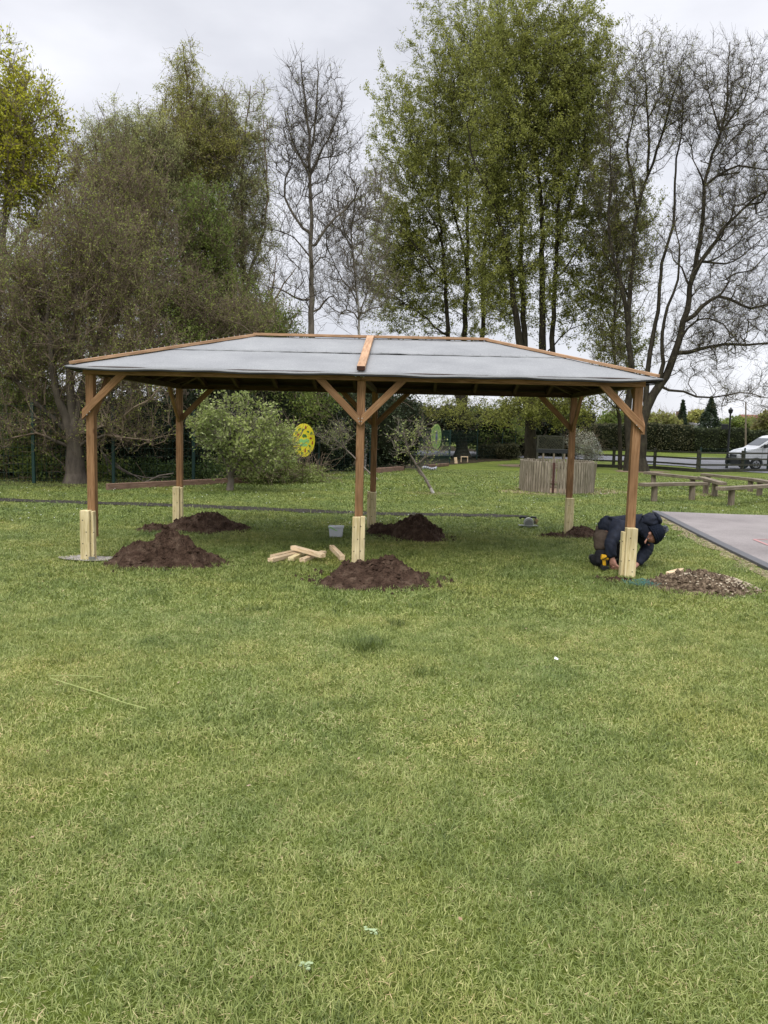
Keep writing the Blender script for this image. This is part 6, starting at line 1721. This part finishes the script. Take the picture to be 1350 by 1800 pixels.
tree('bare_tree', 'large spreading tree with bare curving limbs at the right picture edge', b, m, [E_(1280, 190, Y, 72, 115, 1), E_(1200, 170, Y, 48, 105, .7), E_(1330, 330, Y, 105, 120, .9), E_(1245, 400, Y, 80, 110, .7), E_(1320, 540, Y, 115, 100, .75), E_(1235, 590, Y, 85, 85, .6), E_(1310, 690, Y, 100, 40, .35)], 3200, B_DARK, L_BUD, 16000, .052, twig_n=4, twig_l=.6, twig_r=.006, seed=19, slope=.45, seg=.5, rtip=.008, clump=.12, shell=.5, twig_m=B_MID, flare=(.7, .5), wig=.09, expo=2.0, minz=2.2)
# background trees behind the left group
for k, (px, py, YY, rx, rz) in enumerate(((60, 560, 38, 90, 190), (190, 520, 40, 90, 190), (320, 530, 38, 85, 190), (430, 600, 40, 70, 150), (-90, 540, 36, 110, 200))):
    b = P(px, 840, YY); b.z = float(gz(b.x, YY))
    m = [LB([(px, 840), (px + 5, 700), (px - 5, 560), (px + 4, 430)], (.2, .02), True, YY), LB([(px, 680), (px + 40, 560), (px + 55, 450)], (.1, .02), Y=YY), LB([(px, 650), (px - 40, 540), (px - 50, 430)], (.1, .02), Y=YY)]
    tree('hedgerow_tree', ['bare brown tree behind the hawthorn at the far left', 'bare brown tree far behind the willow', 'bare brown tree far behind the tall birch', 'bare brown tree far behind the slender willow', 'bare brown tree beyond the left picture edge behind the maple'][k], b, m, [E_(px, py, YY, rx, rz, 1), E_(px, py + 120, YY, rx, 100, .5)], 800, B_GREY, (L_TWIGBUD, L_BIRCH)[k % 2], 9000, .08, twig_n=4, twig_l=.9, twig_r=.010, seed=50 + k, slope=.7, seg=.8, rtip=.012, clump=.12, shell=.6, twig_m=B_TWIG, group='bare trees in the back row on the left')
for k, (px, py, YY, rx, rz, lm) in enumerate(((700, 735, 48, 60, 40, L_DARK), (640, 700, 50, 60, 45, L_BRIGHT), (780, 745, 50, 60, 30, L_DARK), (860, 745, 52, 70, 35, L_BRIGHT), (960, 745, 56, 60, 30, L_DARK))):
    far_tree(px, py, YY, rx, rz, lm, ['dark evergreen bush mass behind the rear centre post', 'green shrub mass behind the thin birch', 'dark bush behind the green round sign', 'green bush seen under the left giant lime', 'dark bush seen behind the trellis'][k], 60 + k, n=8000, s=.16, core=.6)

# ------------------------------------------------------------------ grass blades
def excluded(x, y):
    e = np.zeros(len(x), bool)
    for cx, cy, rx, ry, rot in EXCL:
        dx, dy = x - cx, y - cy
        u = dx * math.cos(rot) + dy * math.sin(rot); v = -dx * math.sin(rot) + dy * math.cos(rot)
        e |= (u / rx) ** 2 + (v / ry) ** 2 < 1
    # path strip
    py_ = np.interp(x, PATH[:, 0], PATH[:, 1]); e |= (y - py_ < 0.22) & (y - py_ > -0.34 - .1 * np.sin(x * 3.1) * np.sin(x * 7.7)) & (x < PATH[-1, 0]) & (np.random.default_rng(1).uniform(size=len(x)) < .93)
    # tarmac and its margin
    sdist = (x - TA_.x) * TN.x + (y - TA_.y) * TN.y
    e |= (sdist > -0.38) & (y < yfar + 0.05) & ((sdist > -0.2) | (np.random.default_rng(2).uniform(size=len(x)) < .65))
    return e
def grass_mat():
    m = bpy.data.materials.new('grass blades'); nt = NT(m)
    o = nt.n('ShaderNodeOutputMaterial')
    a = nt.n('ShaderNodeAttribute', attribute_name='tint')
    gq = nt.n('ShaderNodeNewGeometry')
    nq = nt.n('ShaderNodeTexNoise'); nq.inputs['Scale'].default_value = 4.5; nq.inputs['Detail'].default_value = 4
    nt.l(gq.outputs['Position'], nq.inputs['Vector'])
    mq = nt.n('ShaderNodeMath', operation='MULTIPLY_ADD'); mq.inputs[1].default_value = 0.8; mq.inputs[2].default_value = -0.4
    nt.l(nq.outputs[0], mq.inputs[0])
    aq = nt.n('ShaderNodeMath', operation='ADD', use_clamp=True); nt.l(a.outputs['Fac'], aq.inputs[0]); nt.l(mq.outputs[0], aq.inputs[1])
    r = ramp(nt, aq.outputs[0], [(0.0, (0.08, 0.115, 0.034)), (0.3, (0.168, 0.222, 0.058)), (0.55, (0.28, 0.335, 0.115)), (0.8, (0.39, 0.43, 0.20)), (0.93, (0.52, 0.51, 0.27)), (1.0, (0.56, 0.47, 0.30))])
    g_ = nt.n('ShaderNodeNewGeometry')
    n1 = nt.n('ShaderNodeTexNoise'); n1.inputs['Scale'].default_value = 0.75; n1.inputs['Detail'].default_value = 5; n1.inputs['Roughness'].default_value = .6
    nt.l(g_.outputs['Position'], n1.inputs['Vector'])
    r2 = ramp(nt, n1.outputs[0], [(0.3, (0.80, 0.86, 0.74)), (0.5, (1.09, 1.04, 0.88)), (0.7, (1.40, 1.18, 0.98))])
    mm = nt.n('ShaderNodeMixRGB', blend_type='MULTIPLY'); mm.inputs[0].default_value = 1
    nt.l(r.outputs[0], mm.inputs[1]); nt.l(r2.outputs[0], mm.inputs[2])
    b = nt.n('ShaderNodeBsdfPrincipled'); b.inputs['Roughness'].default_value = 0.5; b.inputs['Specular IOR Level'].default_value = 0.35
    t = nt.n('ShaderNodeBsdfTranslucent')
    nt.l(mm.outputs[0], b.inputs['Base Color']); nt.l(mm.outputs[0], t.inputs['Color'])
    x = nt.n('ShaderNodeMixShader'); x.inputs[0].default_value = .3
    nt.l(b.outputs[0], x.inputs[1]); nt.l(t.outputs[0], x.inputs[2]); nt.l(x.outputs[0], o.inputs[0])
    return m
rng = np.random.default_rng(77)
Vs, Q, T3, TI = [], [], [], []
off = 0
def blades(x, y, ln, wd, tint, tilt0, rng):
    global off
    n = len(x)
    z = gz(x, y)
    az_ = rng.uniform(0, 2 * np.pi, n)
    h = np.stack([np.cos(az_), np.sin(az_), 0 * az_], 1)
    el0 = tilt0; el1 = el0 * rng.uniform(0.2, .95, n)
    d0 = h * np.cos(el0)[:, None] + np.array([0, 0, 1.0]) * np.sin(el0)[:, None]
    h2 = norm(h + rng.normal(0, .14, (n, 3)) * np.array([1, 1, 0]))
    d1 = h2 * np.cos(el1)[:, None] + np.array([0, 0, 1.0]) * np.sin(el1)[:, None]
    s = np.stack([-np.sin(az_), np.cos(az_), rng.uniform(-.8, .8, n)], 1)
    s = norm(s) * (wd / 2)[:, None]
    B = np.stack([x, y, z + rng.uniform(0, .004, n)], 1)
    M = B + d0 * (ln * .55)[:, None]; E = M + d1 * (ln * .5)[:, None]
    V = np.stack([B - s * .8, B + s * .8, M - s, M + s, E], 1).reshape(-1, 3)
    i = np.arange(n)[:, None] * 5 + off
    Vs.append(V); Q.append(i + np.array([[0, 1, 3, 2]])); T3.append(i + np.array([[2, 3, 4]])); TI.append(np.repeat(tint, 5)); off += 5 * n
def zone(y0, y1, dens, ln, wd, mg):
    n = int(dens * ((y1 ** 2 - y0 ** 2) / 2 * 1.02 + (y1 - y0) * mg * 2))
    # sample y with density proportional to the visible width
    yy = rng.uniform(y0, y1, int(n * 1.6)); keep = rng.uniform(size=len(yy)) < (yy * 1.02 + 2 * mg) / (y1 * 1.02 + 2 * mg)
    yy = yy[keep][:n]; xx = rng.uniform(-1, 1, len(yy)) * (yy * .51 + mg)
    k = ~excluded(xx, yy); xx, yy = xx[k], yy[k]
    n = len(xx)
    # tufts and thin spots
    wn = np.sin(xx * 1.7 + 3 * np.sin(yy * .9)) * np.sin(yy * 2.1 + 2 * np.sin(xx * 1.3)) + .6 * np.sin(xx * 6.1 + yy * 2) * np.sin(yy * 5.3 - xx)
    kk = rng.uniform(size=n) > np.clip((wn - .75) * 1.2, 0, .4)
    xx, yy = xx[kk], yy[kk]; n = len(xx)
    f = np.sin(xx * 3.1 + 1.3 * np.sin(yy * 2.3)) * np.sin(yy * 2.7 + 1.1 * np.sin(xx * 1.9)) + .7 * np.sin(xx * 11 + 2 * np.sin(yy * 7)) * np.sin(yy * 12 + 2 * np.sin(xx * 9))
    L = ln * rng.uniform(.5, 1.35, n) * (1 + .18 * f)
    W = wd * rng.uniform(.6, 1.3, n)
    far = float(np.clip((y0 - 4) / 6, 0, 1))
    ti = np.clip(rng.normal(.44 - .17 * far, .17 - .04 * far, n) - .05 * f, 0, .9)
    str_ = rng.uniform(size=n) < (.10 + .05 * np.sin(xx * 2.3 + 1) * np.sin(yy * 1.9)) * (1 - .85 * far); ti[str_] = rng.uniform(.88, 1, str_.sum())
    tl = np.radians(rng.uniform(12, 78, n)); tl[str_] = np.radians(rng.uniform(0, 25, str_.sum()))
    blades(xx, yy, L, W, ti, tl, rng)
zone(1.3, 3.6, 26000, .030, .0026, .6)
zone(3.6, 6.5, 15000, .032, .0036, .6)
zone(6.5, 11.5, 6500, .036, .006, .8)
zone(11.5, 19, 2200, .042, .011, 1.0)
zone(19, 34, 650, .05, .02, 1.0)
# darker rank tufts
for (px, py, r_, n_, h_) in ((643, 1140, .075, 420, .10), (120, 1162, .07, 160, .06), (700, 1100, .05, 120, .06), (740, 1185, .07, 160, .07), (690, 1095, .04, 90, .06), (205, 1002, .12, 200, .06), (1100, 1035, .1, 260, .07), (770, 1020, .08, 160, .06), (262, 942, .1, 200, .08), (905, 1000, .06, 120, .06), (440, 1075, .06, 130, .06), (260, 1045, .1, 160, .06), (985, 955, .12, 250, .07), (1045, 950, .1, 200, .06)):
    c = at(px, py)
    x = c.x + rng.normal(0, r_, n_); y = c.y + rng.normal(0, r_, n_)
    blades(x, y, h_ * rng.uniform(.5, 1.2, n_), np.full(n_, .005), np.clip(rng.normal(.14, .1, n_), 0, 1), np.radians(rng.uniform(35, 88, n_)), rng)
# scruffy edge growth round heaps, post feet and path
for cx, cy, rx, ry, rot in EXCL[:-1]:
    n_ = int(700 * (rx + ry)); a = rng.uniform(0, 6.283, n_); rr = 1 + np.abs(rng.normal(0, .09, n_)) - .06
    x = cx + rx * rr * np.cos(a); y = cy + ry * rr * np.sin(a)
    blades(x, y, .05 * rng.uniform(.5, 1.3, n_), np.full(n_, .0065), np.clip(rng.normal(.3, .15, n_), 0, 1), np.radians(rng.uniform(20, 85, n_)), rng)
go = meshnp('grass', np.concatenate(Vs), [np.concatenate(Q), np.concatenate(T3)], grass_mat(), tint=np.concatenate(TI))
tag(go, 'short mown lawn grass with scattered clippings', 'grass', kind='stuff')
mb = MB()
for k in range(90):
    y = rng.uniform(2.0, 13); x = rng.uniform(-.5, .5) * y; s = rng.uniform(.006, .014); a = rng.uniform(0, 6.28); z = float(gz(x, y)) + rng.uniform(.018, .03)
    if excluded(np.array([x]), np.array([y]))[0]: continue
    d = Vector((math.cos(a), math.sin(a), rng.uniform(-.2, .3))); n_ = Vector((-d.y, d.x, rng.uniform(-.4, .4)))
    c = Vector((x, y, z)); mb.add([c - d * s, c + n_ * s * .5, c + d * s, c - n_ * s * .5], [(0, 1, 2, 3)])
o = mb.build('fallen_leaves', mat('dry leaf scraps', [(.35, (.10, .05, .03)), (.5, (.25, .15, .08)), (.65, (.42, .3, .22))], coord='pos', nscale=3, rough=.8)); tag(o, 'dry brown leaf scraps scattered over the lawn', 'leaf litter', kind='stuff')
# clover and pale leaf rosettes
mb = MB()
for (px, py, k) in ((540, 1708, 9), (652, 1646, 6)):
    c = at(px, py)
    for q in range(k * 2):
        a = rng.uniform(0, 6.28); r_ = rng.uniform(0, .022); x, y = c.x + r_ * math.cos(a), c.y + r_ * math.sin(a); s = rng.uniform(.004, .008); z = .026 + rng.uniform(0, .008)
        mb.add([(x + s * math.cos(t + a), y + s * .8 * math.sin(t + a), z + .003 * math.sin(3 * t)) for t in [2 * math.pi * j / 6 for j in range(6)]], [(0, 1, 2, 3, 4, 5)])
o = mb.build('clover_leaves', flat('pale clover', (.30, .38, .20), .6)); tag(o, 'pale clover rosettes in the near lawn', 'clover', kind='stuff')
# daisies
n_ = 600
yy = rng.uniform(11.5, 26, n_); xx = rng.uniform(-1, 1, n_) * (yy * .5); cl = np.sin(xx * 1.3 + 2) * np.sin(yy * 1.1) > -.1; k = ~excluded(xx, yy) & cl; xx, yy = xx[k], yy[k]
mb = MB()
for x, y in zip(xx, yy):
    s = .008 + y * .0002; z = float(gz(x, y)) + .05
    mb.add([(x + s * math.cos(t), y + s * math.sin(t), z) for t in [2 * math.pi * j / 6 for j in range(6)]] + [(x, y, z + .006)], [(j, (j + 1) % 6, 6) for j in range(6)])
o = mb.build('daisies', flat('daisy white', (.7, .7, .66), .7)); tag(o, 'small white daisies dotted over the lawn', 'daisies', kind='stuff')
